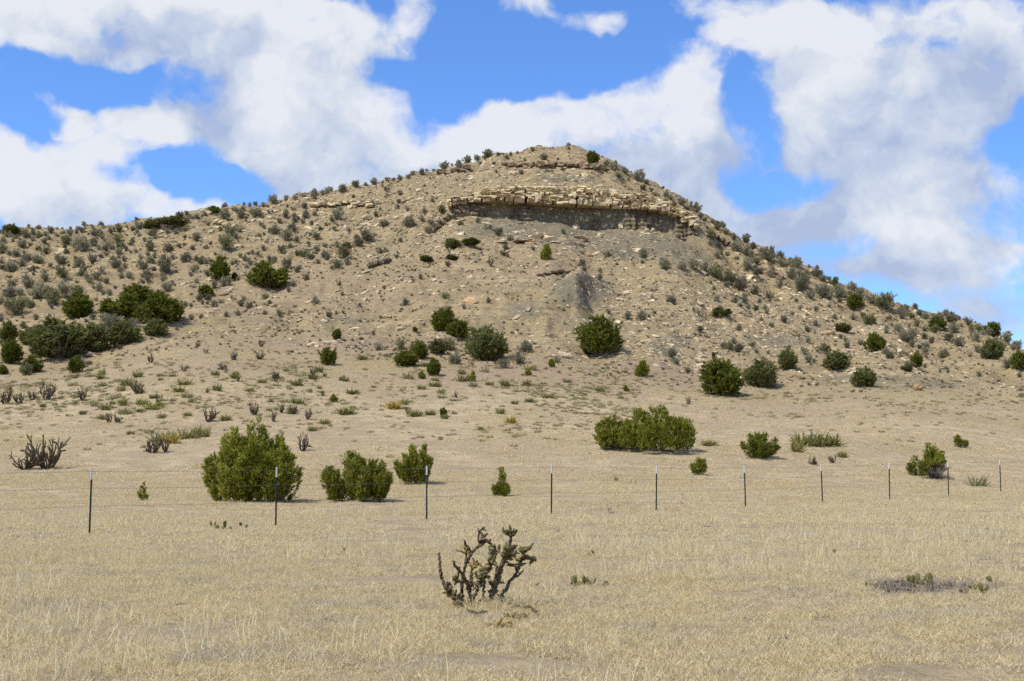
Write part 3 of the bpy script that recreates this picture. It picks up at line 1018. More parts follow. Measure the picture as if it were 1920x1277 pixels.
def ledge(px0, py0, px1, py1, n, thick, label, mat='ironstone', out=.5, wmul=1.25):
    a, _ = at(px0, py0)
    e = tag(obj('rock_ledge', None, loc=a), label, 'rock ledge')
    for i in range(n):
        t = (i + .5) / n
        p, nv = at(px0 + (px1 - px0) * t, py0 + (py1 - py0) * t + R.uniform(-1.5, 1.5))
        w = math.hypot(px1 - px0, py1 - py0) / n * p.y / F * R.uniform(.8, 1.3) * wmul
        me = rock_mesh(R.randrange(10 ** 6), .5, .5, .5, 1, .9, .11)
        me.materials.append(M[mat])
        p.y += 1.0 - out
        piece('slab', me, p + Vector((0, 0, thick * .3)), w, 2.4, thick * R.uniform(.7, 1.3), e, R.uniform(-.15, .15), R.uniform(-.08, .06), math.atan2(-(py1 - py0), px1 - px0) * .8)


ledge(945, 312, 1030, 311, 7, .55, 'thin reddish rock ledge just under the summit')
ledge(1034, 310, 1075, 312, 4, .5, 'short rusty ledge under the crown of the hill')
ledge(1078, 312, 1136, 320, 5, .8, 'dark overhanging ledge below the summit juniper')
ledge(822, 327, 880, 317, 5, .45, 'low broken ledge on the ridge left of the summit')
ledge(585, 388, 662, 380, 7, .6, 'layered yellowish ledge on the left shoulder of the hill', 'sandstone')
ledge(660, 383, 700, 388, 3, .5, 'small ledge beside the layered yellowish one', 'sandstone')
ledge(800, 438, 868, 392, 8, .5, 'diagonal rib of brown rock descending from the cliff', 'ironstone', .35)
ledge(690, 502, 735, 487, 5, .45, 'low diagonal rib of rock on the middle slope', 'mudstone', .3)
ledge(400, 418, 455, 431, 5, .5, 'pale slabby ledge on the left ridge', 'sandstone')
ledge(305, 428, 335, 424, 3, .5, 'rusty slabs under the green thicket on the ridge')
ledge(1330, 440, 1385, 470, 6, .5, 'dark rib of rock down the right flank', 'mudstone', .3)
ledge(1400, 500, 1470, 525, 6, .55, 'rib of broken rock under shrubs on the right flank', 'ironstone', .3)
ledge(1005, 516, 1068, 512, 5, .22, 'thin line of flat stones above the shale mound', 'ironstone', .4)


def rock(px, py, w, h, label, mat, boxy=.9, thick=None, tilt=0, group=None, cat='rock', rz=0):
    p, nv = at(px, py)
    s = p.y / F
    me = rock_mesh(R.randrange(10 ** 6), .5, .5, .5, 1, boxy, .17)
    o = obj('boulder', me, M[mat], loc=p + Vector((0, 0, h * s * .3)))
    o.scale = (w * s, (thick or w * .8) * s, h * s)
    o.rotation_euler = (tilt, R.uniform(-.15, .15), rz)
    return tag(o, label, cat, group)


rock(881, 567, 36, 7, 'flat orange sandstone slab lying on the middle slope', 'orange_rock', .2, thick=26, tilt=.75)
rock(1721, 732, 18, 15, 'tan orange boulder at the foot of the right slope', 'orange_rock', .2)
rock(1553, 629, 17, 13, 'pointed orange rock on the rubble slope', 'orange_rock', .2, tilt=.4)
rock(1501, 711, 16, 9, 'dark brown boulder at the slope foot', 'brown_rock', .2)
rock(1837, 747, 6, 4, 'small pale stone alone on the grass below the slope', 'pale_rock', .2)
rock(1440, 660, 9, 9, 'pale upright stone among grey shrubs', 'pale_rock', .2)
rock(1308, 587, 11, 9, 'brown rounded boulder on the pale rubble slope', 'brown_rock', .2)
rock(1285, 549, 10, 8, 'whitish boulder on the rubble slope', 'pale_rock', .2)
rock(1313, 573, 13, 8, 'pale flat boulder above the brown rounded one', 'pale_rock', .2)
rock(1352, 592, 12, 8, 'tan boulder under a green mat shrub', 'sandstone', .2)
for i, (x, y, w, h, l) in enumerate([(1003, 448, 22, 9, 'leftmost pale slab of the pile under the cliff'), (1016, 444, 24, 8, 'upper pale slab of the pile under the cliff'),
                                     (1034, 454, 30, 13, 'biggest yellow slab of the pile under the cliff'), (1054, 450, 18, 10, 'rightmost block of the slab pile under the cliff'),
                                     (985, 455, 34, 4, 'thin dark slab sticking out of the pile'), (1090, 451, 26, 9, 'orange slab beside the pile under the cliff'),
                                     (993, 459, 18, 7, 'reddish slab at the lower edge of the pile'), (936, 454, 22, 7, 'yellowish slab left of the pile')]):
    rock(x, y, w, h, l, ['pale_rock', 'sandstone', 'pale_rock', 'sandstone', 'brown_rock', 'orange_rock', 'orange_rock', 'pale_rock'][i], rz=R.uniform(-.3, .3))
for i, (x, y) in enumerate([(1117, 428), (1132, 428), (1213, 434), (1224, 434)]):
    rock(x, y, 8, 8, ['rounded concretion at the cliff foot, leftmost of four', 'rounded concretion at the cliff foot, second of four', 'rounded concretion at the cliff foot, third of four', 'rounded concretion at the cliff foot, rightmost of four'][i], 'pale_rock', .2)
rock(1105, 480, 12, 6, 'small orange slab below the cliff', 'orange_rock')
rock(876, 484, 11, 7, 'small orange rock near the low green mat', 'orange_rock')
rock(688, 411, 16, 7, 'pinkish white slab on the left shoulder', 'pale_rock')
rock(118, 473, 20, 7, 'tan slab on the left slope among shrubs', 'sandstone', tilt=.5)
rock(155, 448, 16, 8, 'rusty rock near the left skyline', 'ironstone', .2)
rock(295, 446, 24, 6, 'long pale slab high on the left slope', 'pale_rock')
rock(356, 428, 14, 6, 'orange slab high on the left ridge', 'orange_rock')
rock(176, 667, 26, 8, 'pale stones beside the juniper thicket', 'pale_rock')
rock(726, 596, 14, 6, 'flat orange stone on the middle slope', 'orange_rock')
rock(942, 605, 7, 7, 'small white stone on the grey slope', 'pale_rock', .2)
print('rocks done')


# ------------------------------------------------------------------ junipers and shrubs
def plumes(r, w, h, nl, n, leaf, k=5, power=2.2, fat=.17, wide=.30, upr=.6, fill=.35, lean=.55, low=.12, hole=None, thin=1.0, shoot=1.0):
    """foliage as sprays set on upright plumes that together fill a dome w x h"""
    ang = r.random(nl) * 2 * np.pi
    rr = np.sqrt(r.random(nl)) * .88
    rr[0] = 0.1
    env = np.maximum(1 - rr ** power, 0.0) ** (1 / power)
    top = h * np.clip(env * r.uniform(.72, 1.10, nl), .25, 1.12)
    cx, cy = rr * np.cos(ang) * w / 2, rr * np.sin(ang) * w / 2
    tip = np.stack([cx, cy, top], 1)
    base = np.stack([cx * lean, cy * lean, top * low], 1)
    R0 = w * fat * r.uniform(.75, 1.25, nl)
    n = int(n / 6)
    li = r.integers(0, nl, n)
    t = r.random(n) ** .8
    axis = unit(tip - base)[li]
    perp = unit(np.cross(axis, r.normal(0, 1, (n, 3))))
    prof = np.sin(np.pi * np.clip(.10 + .90 * t, 0, 1)) ** .55 * (1.0 - .25 * t)
    rad = R0[li] * prof * np.where(r.random(n) < fill, r.random(n), r.uniform(.85, 1.08, n))
    pos = base[li] + (tip - base)[li] * t[:, None] * 0.97 + perp * rad[:, None]
    pos[:, 2] = np.maximum(pos[:, 2], .02 * h + .06 * h * r.random(n))
    dirv = unit(perp * .65 + axis * upr + np.array([0, 0, .25]) + r.normal(0, .25, (n, 3)))
    if hole is not None:
        d = np.linalg.norm((pos - np.array(hole[:3])) / np.array([hole[3], 9e9 if len(hole) < 6 else hole[5], hole[4]]), axis=1)
        keep = (d > 1) | (pos[:, 1] > .12 * w) & (r.random(n) < .5)
        pos, dirv, li = pos[keep], dirv[keep], li[keep]
    # each anchor carries a short spray of tufts that tapers outwards
    m_ = 6
    q = (np.arange(m_) + .5) / m_
    sl = leaf * r.uniform(.8, 2.4, len(pos)) * shoot
    pos = (pos[:, None, :] + dirv[:, None, :] * (sl[:, None] * q)[..., None] + r.normal(0, 1, (len(pos), m_, 3)) * (leaf * .34 * (1 - .75 * q))[None, :, None]).reshape(-1, 3)
    dirv, li = np.repeat(dirv, m_, 0), np.repeat(li, m_)
    pos[:, 2] = np.maximum(pos[:, 2], .03 * h)
    n = len(pos)
    s = Soup()
    ltone = r.normal(0, .10, nl)[li]
    tt = np.clip(r.normal(.40, .24, n) + ltone, 0, 1)
    for _ in range(k):
        d = unit(dirv + r.normal(0, .42, (n, 3)))
        L = leaf * r.uniform(.6, 1.35, n)
        sd = unit(np.cross(d, r.normal(0, 1, (n, 3)))) * (L * wide * .5 * thin)[:, None]
        b0 = pos + r.normal(0, leaf * .18, (n, 3))
        s.tris(np.stack([b0 - sd, b0 + sd, b0 + d * L[:, None]], 1), np.clip(tt + r.normal(0, .08, n), 0, 1))
    return s


def trunk_mesh(r, w, h, n=5, thick=.03):
    s = Soup()
    for i in range(n):
        a = r.random() * 6.28
        q = .12 + .3 * r.random()
        e = np.array([math.cos(a) * w * q, math.sin(a) * w * q, h * r.uniform(.45, .75) * (1.1 - 1.3 * q)])
        m = e * .5 + r.normal(0, .03 * w, 3)
        st = np.array([math.cos(a) * w * .03, math.sin(a) * w * .03, -.08 * h])
        V, Fc = tube([st, st * .5 + m * .3 + np.array([0, 0, .1 * h]), m, e], np.array([1.2, 1, .75, .3]) * thick * w, 5, r, .15)
        s.indexed(V, Fc, .5)
    return s.mesh('trunk')


r = np.random.default_rng(77)
DOME = [plumes(r, .92, .95, 30, 5200, .060, 3, 2.3, .16, .45, .6, .3).mesh('crown') for _ in range(4)]
SPIKE = [plumes(r, .88, .9, 20, 2600, .075, 3, 1.7, .12, .40, 1.0, .3).mesh('crown') for _ in range(3)]
LOOSE = [plumes(r, .92, .92, 30, 3600, .062, 3, 2.0, .12, .45, .6, .4, lean=.4).mesh('crown') for _ in range(3)]
TRUNK = [trunk_mesh(r, 1, 1) for _ in range(3)]
for t_ in TRUNK:
    t_.materials.append(M['bark'])
MATMESH = {}


def with_mat(me, mat):
    key = (me.name, mat)
    if key not in MATMESH:
        c = me.copy()
        c.materials.clear()
        c.materials.append(M[mat])
        MATMESH[key] = c
    return MATMESH[key]


JN = [0]


def juniper(px, py, w, h, label, kind='dome', mat='juniper_far', name='juniper_tree', cat='juniper', group=None, near=None, sink=.06):
    p, _ = at(px, py)
    s = p.y / F
    W, Hh = w * s, h * s
    JN[0] += 1
    e = tag(obj(name, None, loc=p - Vector((0, 0, sink * Hh))), label, cat, group)
    e.rotation_euler[2] = 0 if near else R.uniform(0, 6.28)
    if near:
        rr = np.random.default_rng(500 + JN[0])
        a = dict(near)
        a['leaf'] *= .58
        a['n'] = int(a['n'] * 1.9)
        a['k'] = 4
        a['fat'] *= .62
        a['shoot'] = 1.1
        a['upr'] *= 1.3
        a['fill'] = .2
        a['nl'] = int(a['nl'] * .85)
        a.setdefault('lean', .82)
        a['wide'] *= 1.15
        me = plumes(rr, W * 1.0, Hh * .98, a.pop('nl'), a.pop('n'), a.pop('leaf'), **a).mesh('crown')
        obj('crown', me, M[mat], e)
        obj('trunk', trunk_mesh(rr, W, Hh, 7, .016), M['bark'], e)
    else:
        src = {'dome': DOME, 'spike': SPIKE, 'loose': LOOSE}[kind]
        c = obj('crown', with_mat(R.choice(src), mat), None, e)
        c.scale = (W * .98, W * .98, Hh * 1.0)
        c = obj('trunk', R.choice(TRUNK), None, e)
        c.scale = (W, W, Hh)
    return e


# along and behind the fence
juniper(473, 941, 206, 156, 'largest juniper, broad and dense, behind the second fence post', mat='juniper', near=dict(nl=74, n=14000, leaf=.16, k=5, power=1.9, fat=.115, wide=.26, upr=.9, lean=.66))
juniper(668, 940, 150, 92, 'wide ragged juniper bush between the second and third fence posts', mat='juniper', near=dict(nl=52, n=9600, leaf=.15, k=5, power=2.2, fat=.095, wide=.24, upr=1.0, lean=.7))
juniper(780, 908, 84, 86, 'upright open juniper with spiky tops behind the third fence post', mat='juniper', near=dict(nl=17, n=2700, leaf=.17, k=5, power=1.7, fat=.10, wide=.24, upr=1.1, lean=.5))
juniper(938, 930, 34, 56, 'small cone shaped juniper standing alone between fence posts', mat='juniper', near=dict(nl=11, n=1100, leaf=.13, k=5, power=1.2, fat=.15, wide=.24, upr=1.2))
juniper(1236, 846, 148, 84, 'tall half of the wide juniper thicket', mat='juniper', near=dict(nl=34, n=6500, leaf=.17, k=5, power=2.6, fat=.13, wide=.28, upr=.9))
juniper(1165, 842, 112, 64, 'low half of the wide juniper thicket', mat='juniper', near=dict(nl=24, n=4200, leaf=.17, k=5, power=2.6, fat=.14, wide=.28, upr=.9))
juniper(1423, 859, 82, 54, 'yellowish juniper with fanned out branches', mat='juniper_yellow', near=dict(nl=19, n=2300, leaf=.17, k=5, power=2.2, fat=.10, wide=.26, upr=1.0, lean=.2))
juniper(1311, 891, 36, 31, 'small round juniper above the fence wires', mat='juniper', near=dict(nl=12, n=900, leaf=.13, k=4, power=2.2, fat=.14, wide=.26, upr=.8, lean=.2))
e = juniper(1747, 895, 86, 64, 'leaning juniper with a bare grey heart behind the fence', mat='juniper', near=dict(nl=22, n=3600, leaf=.15, k=5, power=2.0, fat=.12, wide=.26, upr=.7, hole=(0.05, -.6, .35, .45, .42, 1.2)))
juniper(1800, 839, 28, 21, 'small juniper on the open grass near the right edge', mat='juniper', near=dict(nl=9, n=700, leaf=.13, k=4, power=2.4, fat=.16, wide=.28, upr=.8))
juniper(268, 938, 20, 33, 'thin juniper seedling left of the largest juniper', mat='juniper', near=dict(nl=7, n=150, leaf=.12, k=4, power=1.1, fat=.16, wide=.26, upr=.8))
# dead twigs inside the bare one
rr = np.random.default_rng(9)
s_ = Soup()
for q in range(90):
    a = rr.uniform(0, 6.28)
    L = rr.uniform(.5, 1.15)
    d0 = np.array([math.cos(a) * .55, math.sin(a) * .55 - .25, rr.uniform(.3, 1)])
    d0 /= np.linalg.norm(d0)
    V, Fc = tube([np.array([rr.normal(.1, .2), -.25, 0]), d0 * L * .5 + np.array([.1, -.3, 0]), d0 * L + rr.normal(0, .08, 3) + np.array([.1, -.3, 0])], [.02, .014, .005], 4)
    s_.indexed(V, Fc, float(rr.random()))
obj('dead_branches', s_.mesh('dead_branches'), M['dead_twig'], e)

# on the slopes
J = [
    (1122, 666, 102, 76, 'large dense dome shaped juniper at the foot of the hill', 'dome'),
    (1351, 741, 92, 74, 'dense rounded juniper casting a shadow at the slope foot', 'dome'),
    (832, 621, 54, 50, 'upper dark juniper of the clump on the middle slope', 'dome'),
    (860, 636, 52, 44, 'lower dark juniper leaning on the upper one of the clump', 'dome'),
    (762, 686, 56, 32, 'low juniper mound at the hill foot', 'dome'),
    (785, 672, 38, 36, 'juniper rising behind the low mound', 'dome'),
    (814, 704, 32, 36, 'egg shaped young juniper right of the low mound', 'dome'),
    (790, 710, 20, 18, 'tiny juniper beside the egg shaped one', 'spike'),
    (615, 684, 38, 34, 'bell shaped juniper alone left of the low mound', 'dome'),
    (632, 637, 22, 23, 'small juniper above the bell shaped one', 'dome'),
    (886, 715, 16, 22, 'slim young juniper below the clump', 'spike'),
    (1206, 706, 34, 34, 'pointed young juniper right of the large dome', 'spike'),
    (1173, 734, 14, 13, 'tiny juniper in front of the large dome', 'spike'),
    (990, 704, 18, 13, 'tiny yellowish juniper below the hill', 'spike'),
    (1034, 688, 16, 20, 'narrow little juniper left of the large dome', 'spike'),
    (778, 622, 12, 11, 'tiny round juniper left of the dark clump', 'dome'),
    (1026, 486, 28, 32, 'single juniper just under the slab pile', 'spike'),
    (1111, 307, 30, 27, 'single dark juniper on the summit', 'dome'),
    (414, 524, 42, 47, 'egg shaped juniper on the left slope', 'dome'),
    (501, 539, 90, 55, 'broad rounded juniper on the left slope', 'loose'),
    (386, 557, 34, 26, 'small juniper below the egg shaped one', 'dome'),
    (440, 523, 15, 14, 'tiny juniper beside the egg shaped one on the left slope', 'dome'),
    (147, 596, 66, 54, 'rounded dark juniper at the top of the left thicket', 'dome'),
    (300, 610, 92, 66, 'dark juniper at the right end of the left thicket', 'dome'),
    (232, 606, 100, 56, 'wide dark juniper in the middle of the left thicket', 'dome'),
    (257, 568, 82, 42, 'juniper at the back of the left thicket', 'loose'),
    (62, 648, 60, 40, 'small rounded tree on the far side of the left thicket', 'loose'),
    (15, 640, 38, 42, 'juniper at the left edge of the picture above the thicket', 'loose'),
    (22, 682, 48, 58, 'dark juniper at the lower left end of the thicket', 'loose'),
    (60, 698, 42, 34, 'rounded light green juniper in front of the left thicket', 'dome'),
    (142, 699, 30, 34, 'small upright juniper standing before the left thicket', 'dome'),
    (4, 702, 24, 20, 'juniper cut by the left edge at the thicket foot', 'dome'),
    (1603, 579, 42, 34, 'dark juniper high on the right flank', 'loose'),
    (1641, 659, 44, 36, 'green rounded juniper on the right slope', 'dome'),
    (1566, 540, 12, 24, 'narrow dark juniper on the right skyline', 'dome'),
    (1718, 689, 30, 34, 'dark juniper on the lower right slope', 'loose'),
    (1757, 619, 42, 30, 'dark spreading juniper on the far right flank', 'loose'),
    (1861, 632, 36, 32, 'dark juniper on the far right skyline', 'dome'),
    (1912, 692, 40, 40, 'juniper at the right edge of the picture', 'loose'),
    (22, 440, 42, 24, 'dark juniper on the left skyline', 'loose'),
    (402, 400, 26, 16, 'small dark juniper on the left ridge', 'loose'),
    (625, 753, 22, 16, 'tiny juniper in the pale grass below the bell shaped one', 'spike'),
    (831, 781, 18, 20, 'little dark juniper in the open grass', 'loose'),
    (1338, 670, 9, 11, 'tiny dark juniper among the grey shrubs', 'dome'),
]
for x, y, w, h, l, kd in J:
    juniper(x, y, w, h, l, kd, 'juniper' if kd == 'spike' else 'juniper_far')
# broadleaf shrubs with a greyer green
for x, y, w, h, l in [
    (910, 676, 94, 72, 'big grey green shrub beside the dark juniper clump'),
    (1428, 726, 78, 62, 'grey green shrub right of the dense rounded juniper'),
    (1476, 692, 46, 46, 'pale grey green shrub behind the rounded junipers'),
    (1570, 692, 64, 40, 'spreading green shrub on the right slope'),
    (1620, 724, 56, 40, 'olive shrub at the foot of the right slope'),
    (110, 672, 140, 92, 'biggest rounded shrub in front of the left thicket'),
    (175, 660, 80, 60, 'green shrub joining the biggest one of the left thicket'),
    (232, 645, 78, 48, 'grey green shrub at the front of the left thicket'),
    (292, 630, 54, 36, 'small leafy shrub at the right end of the left thicket'),
    (820, 664, 44, 34, 'loose grey green shrub left of the big grey green one'),
    (1860, 672, 52, 44, 'grey green shrub below the far right juniper'),
]:
    juniper(x, y, w, h, l, 'loose', 'oak', 'mahogany_shrub', 'shrub')
for x, y, w, h, l in [
    (325, 424, 70, 22, 'green thicket bush on the left skyline'), (285, 428, 48, 18, 'lower green bush left of the skyline thicket'),
    (848, 466, 40, 22, 'dark green low mat shrub under the cliff'), (882, 459, 46, 16, 'smaller mat shrub touching the dark green one'),
    (798, 490, 32, 14, 'olive mat shrub on the slope left of centre'), (1352, 592, 46, 18, 'green mat shrub on the pale rubble slope'),
    (1580, 622, 40, 20, 'yellowish mat shrub on the right slope'), (1700, 696, 26, 14, 'bright green mat shrub low on the right slope'),
    (650, 468, 24, 16, 'olive shrub on the left shoulder'), (845, 487, 34, 12, 'flat olive shrub below the dark green mat')]:
    juniper(x, y, w, h, l, 'loose', 'scrub', 'mat_shrub', 'shrub')

# grey shrubs: one mesh each
r = np.random.default_rng(31)
SAGE = []
for q in range(7):
    s_ = plumes(r, 1, .95, 26, 420, .17, 4, 2.0, .14, .20, 1.1, .4, lean=.15, low=.05)
    for t_ in range(16):
        a = r.random() * 6.28
        e_ = np.array([math.cos(a) * .38 * r.random(), math.sin(a) * .38 * r.random(), .55 + .3 * r.random()])
        V, Fc = tube([np.array([0, 0, -.08]), e_ * .5 + r.normal(0, .03, 3), e_], [.022, .014, .006], 3)
        s_.indexed(V, Fc, .15)
    me = s_.mesh('grey_shrub')
    me.materials.append(M['sage'])
    SAGE.append(me)
for q in range(3):                     # sparser, twiggy ones
    s_ = plumes(r, 1, .85, 14, 170, .15, 4, 1.6, .13, .18, 1.2, .4, lean=.1, low=.05)
    for t_ in range(30):
        a = r.random() * 6.28
        e_ = np.array([math.cos(a) * .5 * r.random(), math.sin(a) * .5 * r.random(), .5 + .4 * r.random()])
        V, Fc = tube([np.array([0, 0, -.08]), e_ * .5 + r.normal(0, .03, 3), e_], [.02, .014, .006], 3)
        s_.indexed(V, Fc, .1)
    me = s_.mesh('grey_shrub')
    me.materials.append(M['sage'])
    SAGE.append(me)

NAMED = [(153, 470, 40), (72, 494, 26), (116, 495, 22), (147, 504, 24), (116, 520, 26), (191, 512, 20), (216, 502, 24), (241, 522, 26), (166, 530, 22), (182, 524, 20),
         (310, 512, 36), (347, 492, 26), (379, 495, 20), (316, 472, 20), (366, 451, 20), (435, 445, 30), (421, 411, 22), (451, 409, 22), (479, 406, 26), (516, 439, 26),
         (549, 434, 22), (538, 451, 26), (424, 468, 34), (570, 482, 24), (582, 487, 18), (219, 454, 20), (191, 447, 16), (421, 537, 26), (369, 531, 20), (313, 546, 22),
         (646, 484, 30), (632, 504, 20), (610, 482, 20), (715, 475, 26), (688, 452, 30), (672, 462, 20), (765, 425, 26), (720, 425, 22), (632, 412, 24), (708, 658, 26),
         (750, 656, 36), (975, 682, 44), (985, 662, 30), (852, 682, 30), (840, 656, 34), (1045, 680, 22), (917, 430, 24), (863, 423, 14), (1204, 600, 26), (1260, 570, 22),
         (1247, 505, 26), (1300, 505, 28), (1322, 512, 36), (1345, 522, 34), (1366, 532, 30), (1390, 545, 34), (1415, 553, 34), (1440, 560, 24), (1278, 506, 20), (1140, 482, 26),
         (1207, 482, 22), (834, 560, 26), (930, 665, 30), (946, 690, 26), (1385, 660, 24), (1368, 658, 20), (1410, 650, 16), (1290, 700, 16), (1260, 672, 24), (1268, 684, 14), (1545, 662, 28),
         (1585, 640, 16), (1630, 608, 26), (1600, 600, 20), (1668, 672, 20), (1848, 672, 30), (1768, 672, 24), (1700, 640, 40), (1735, 662, 24), (1800, 650, 34), (1830, 640, 30),
         (1660, 580, 40), (1690, 598, 30), (1720, 612, 24), (1780, 640, 20), (1890, 690, 30), (1875, 655, 26), (1815, 610, 24), (1655, 572, 26), (1500, 545, 40), (1465, 540, 30),
         (1545, 560, 40), (1520, 560, 30), (1575, 562, 30), (1690, 588, 16), (1440, 488, 40), (1465, 500, 30), (1400, 480, 34), (1420, 495, 26), (1380, 470, 24), (1545, 555, 22),
         (30, 590, 46), (75, 560, 40), (100, 572, 34), (55, 540, 36), (20, 560, 34), (120, 555, 30), (40, 500, 26), (20, 510, 24), (180, 640, 46), (210, 620, 50), (245, 622, 40), (150, 690, 26), (48, 704, 24),
         (945, 480, 14), (1000, 470, 16), (936, 442, 18), (956, 451, 18), (950, 298, 12), (1020, 300, 14), (900, 310, 14), (860, 318, 18), (915, 294, 22), (895, 297, 16), (970, 288, 10), (1046, 300, 10)]
taken = [(x, y, w) for x, y, w in NAMED]
cand = []


def add_region(n, xr, fy, wr, gapf=.55, tries=9000):
    c = 0
    for _ in range(tries):
        if c >= n:
            break
        x = R.uniform(*xr)
        y0, y1 = fy(x)
        y = R.uniform(y0, y1)
        w = wr[0] * .7 + (wr[1] * 1.1 - wr[0] * .7) * R.random() ** 1.7
        if all((x - a) ** 2 + ((y - b) * 1.5) ** 2 > (gapf * (w + cw)) ** 2 for a, b, cw in taken):
            taken.append((x, y, w))
            cand.append((x, y, w))
            c += 1


def skyy(x):
    xs = [0, 200, 300, 480, 600, 700, 820, 930, 1050, 1110, 1180, 1300, 1400, 1500, 1600, 1700, 1800, 1890, 1920]
    ys = [440, 434, 416, 386, 365, 344, 317, 292, 280, 292, 328, 391, 450, 499, 545, 580, 599, 634, 655]
    return float(np.interp(x, xs, ys))


add_region(38, (0, 420), lambda x: (skyy(x) - 1, skyy(x) + 9), (12, 22), .42)
add_region(36, (420, 960), lambda x: (skyy(x) - 1, skyy(x) + 6), (9, 19), .55)
add_region(38, (1128, 1560), lambda x: (skyy(x) + 1, skyy(x) + 16), (12, 28), .40)
add_region(28, (1560, 1920), lambda x: (skyy(x) + 1, skyy(x) + 16), (15, 30), .36)
add_region(30, (1330, 1920), lambda x: (skyy(x) + 12, skyy(x) + 60), (14, 30), .48)
add_region(66, (0, 300), lambda x: (skyy(x) + 10, 600 - x * .28), (12, 30), .42)
add_region(34, (280, 640), lambda x: (skyy(x) + 10, 540 - (x - 280) * .15), (9, 20), .7)
add_region(20, (620, 860), lambda x: (skyy(x) + 12, 480), (8, 18), .8)
few = []
allsage = [(x, y, w, True) for x, y, w in NAMED] + [(x, y, w, False) for x, y, w in cand]
allsage.sort(key=lambda a: -a[2])


LAND = [(414, 500, 'the egg shaped juniper'), (500, 512, 'the broad juniper on the left slope'), (386, 545, 'the small juniper below the egg shaped one'), (147, 570, 'the top juniper of the left thicket'),
        (290, 580, 'the right end of the left thicket'), (90, 630, 'the biggest shrub of the left thicket'), (22, 430, 'the dark juniper on the left skyline'), (325, 413, 'the green bush on the left skyline'),
        (402, 392, 'the small juniper on the left ridge'), (625, 383, 'the layered ledge on the left shoulder'), (865, 458, 'the green mat under the cliff'), (900, 365, 'the left end of the cliff'),
        (1111, 295, 'the summit juniper'), (990, 310, 'the ledge under the summit'), (1026, 470, 'the juniper under the slab pile'), (850, 610, 'the dark juniper clump'), (910, 640, 'the big grey green shrub'),
        (1122, 630, 'the dome juniper'), (1351, 705, 'the rounded juniper with the shadow'), (1300, 400, 'the right end of the cliff'), (1566, 530, 'the narrow skyline juniper'), (1603, 562, 'the juniper high on the right flank'),
        (1641, 642, 'the green juniper on the right slope'), (1757, 605, 'the spreading juniper far right'), (1861, 618, 'the far right skyline juniper'), (1718, 672, 'the dark juniper low on the right'),
        (1553, 622, 'the pointed orange rock'), (1430, 500, 'the rock rib on the right flank'), (882, 560, 'the flat orange slab'), (1085, 550, 'the shale mound'), (720, 495, 'the low rock rib'),
        (1912, 670, 'the juniper at the right edge'), (155, 444, 'the rusty rock near the left skyline'), (118, 470, 'the tan slab on the left slope'), (688, 408, 'the pinkish white slab'), (1210, 430, 'the cliff foot')]
LOWLAND = [(142, 682, 'the upright juniper before the thicket'), (615, 667, 'the bell shaped juniper'), (814, 687, 'the egg shaped young juniper'), (886, 704, 'the slim young juniper'), (990, 698, 'the tiny yellowish juniper'),
           (625, 745, 'the tiny juniper in the pale grass'), (831, 770, 'the little dark juniper'), (260, 724, 'the dense rounded cholla'), (389, 773, 'the bushy cholla'), (478, 764, 'the fan cholla'), (155, 738, 'the fan shaped cholla'),
           (577, 772, 'the crowded cholla row'), (1150, 820, 'the wide juniper thicket'), (1173, 728, 'the tiny juniper before the dome'), (280, 758, 'the wide yucca clump'), (740, 758, 'the upper golden yucca'),
           (780, 774, 'the bright yellowish yucca'), (962, 788, 'the golden green tuft'), (650, 768, 'the rounded grey green yucca'), (473, 800, 'the top of the largest juniper'), (88, 730, 'the tallest edge cholla'), (1034, 678, 'the narrow little juniper')]
ORD = ['nearest', 'second', 'third', 'fourth', 'fifth', 'sixth', 'seventh', 'eighth', 'ninth', 'tenth', 'eleventh', 'twelfth', 'thirteenth', 'fourteenth', 'fifteenth', 'sixteenth']
SECT = ['to its right', 'up and right', 'straight above', 'up and left', 'to its left', 'down and left', 'straight below', 'down and right']


def landmark_labels(items, noun, land):
    """single each of many alike plants out by the landmark it grows next to"""
    bins = {}
    for i_, (x, y) in enumerate(items):
        dd, lm = min((math.hypot(x - a, (y - b) * 1.3), c) for a, b, c in land)
        a, b, _ = next(q for q in land if q[2] == lm)
        sec = int(round(math.degrees(math.atan2(b - y, x - a)) / 45.0)) % 8
        bins.setdefault((lm, sec), []).append((dd, i_))
    out = {}
    for (lm, sec), lst in bins.items():
        for rk, (dd, i_) in enumerate(sorted(lst)):
            out[i_] = '%s %s from %s, %s' % (ORD[rk] if rk < len(ORD) else 'far', noun, lm, SECT[sec])
    return out


print('grey shrubs', len(allsage))
SL = landmark_labels([(a[0], a[1] - a[2] * .4) for a in allsage[:300]], 'grey shrub', LAND)
for i_, (x, y, w, nm) in enumerate(allsage[:300]):
    p, _ = at(x, y)
    s = p.y / F * w * .9
    o = bpy.data.objects.new('grey_shrub', R.choice(SAGE) if R.random() < .8 else with_mat(R.choice(SAGE), 'sage_olive'))
    COL.objects.link(o)
    o.location = p - Vector((0, 0, .05 * s))
    o.scale = (s, s, s * R.uniform(.7, 1.0))
    o.rotation_euler = (0, 0, R.uniform(0, 6.28))
    tag(o, SL[i_], 'shrub', 'grey shrubs on the hill')
rest = allsage[300:]
p, nn, px_, py_ = scatter(520, R_TOE + 40, R_SKY + 2, -.40, .40, lambda a, b, X, Y: np.where(a < 620, 1.6, np.where(a > 1330, 1.0, .35)) * (.3 + (fbm(X / 8, Y / 8, 97, 3) + .2).clip(0, 1)) * np.where((a > 860) & (a < 1310) & (b > 330) & (b < 470), 0.1, 1), 44)
p = np.concatenate([p, np.array([at(x, y)[0] for x, y, w, _ in rest]).reshape(-1, 3)])
nn = np.concatenate([nn, np.tile([0, 0, 1.0], (len(rest), 1))])
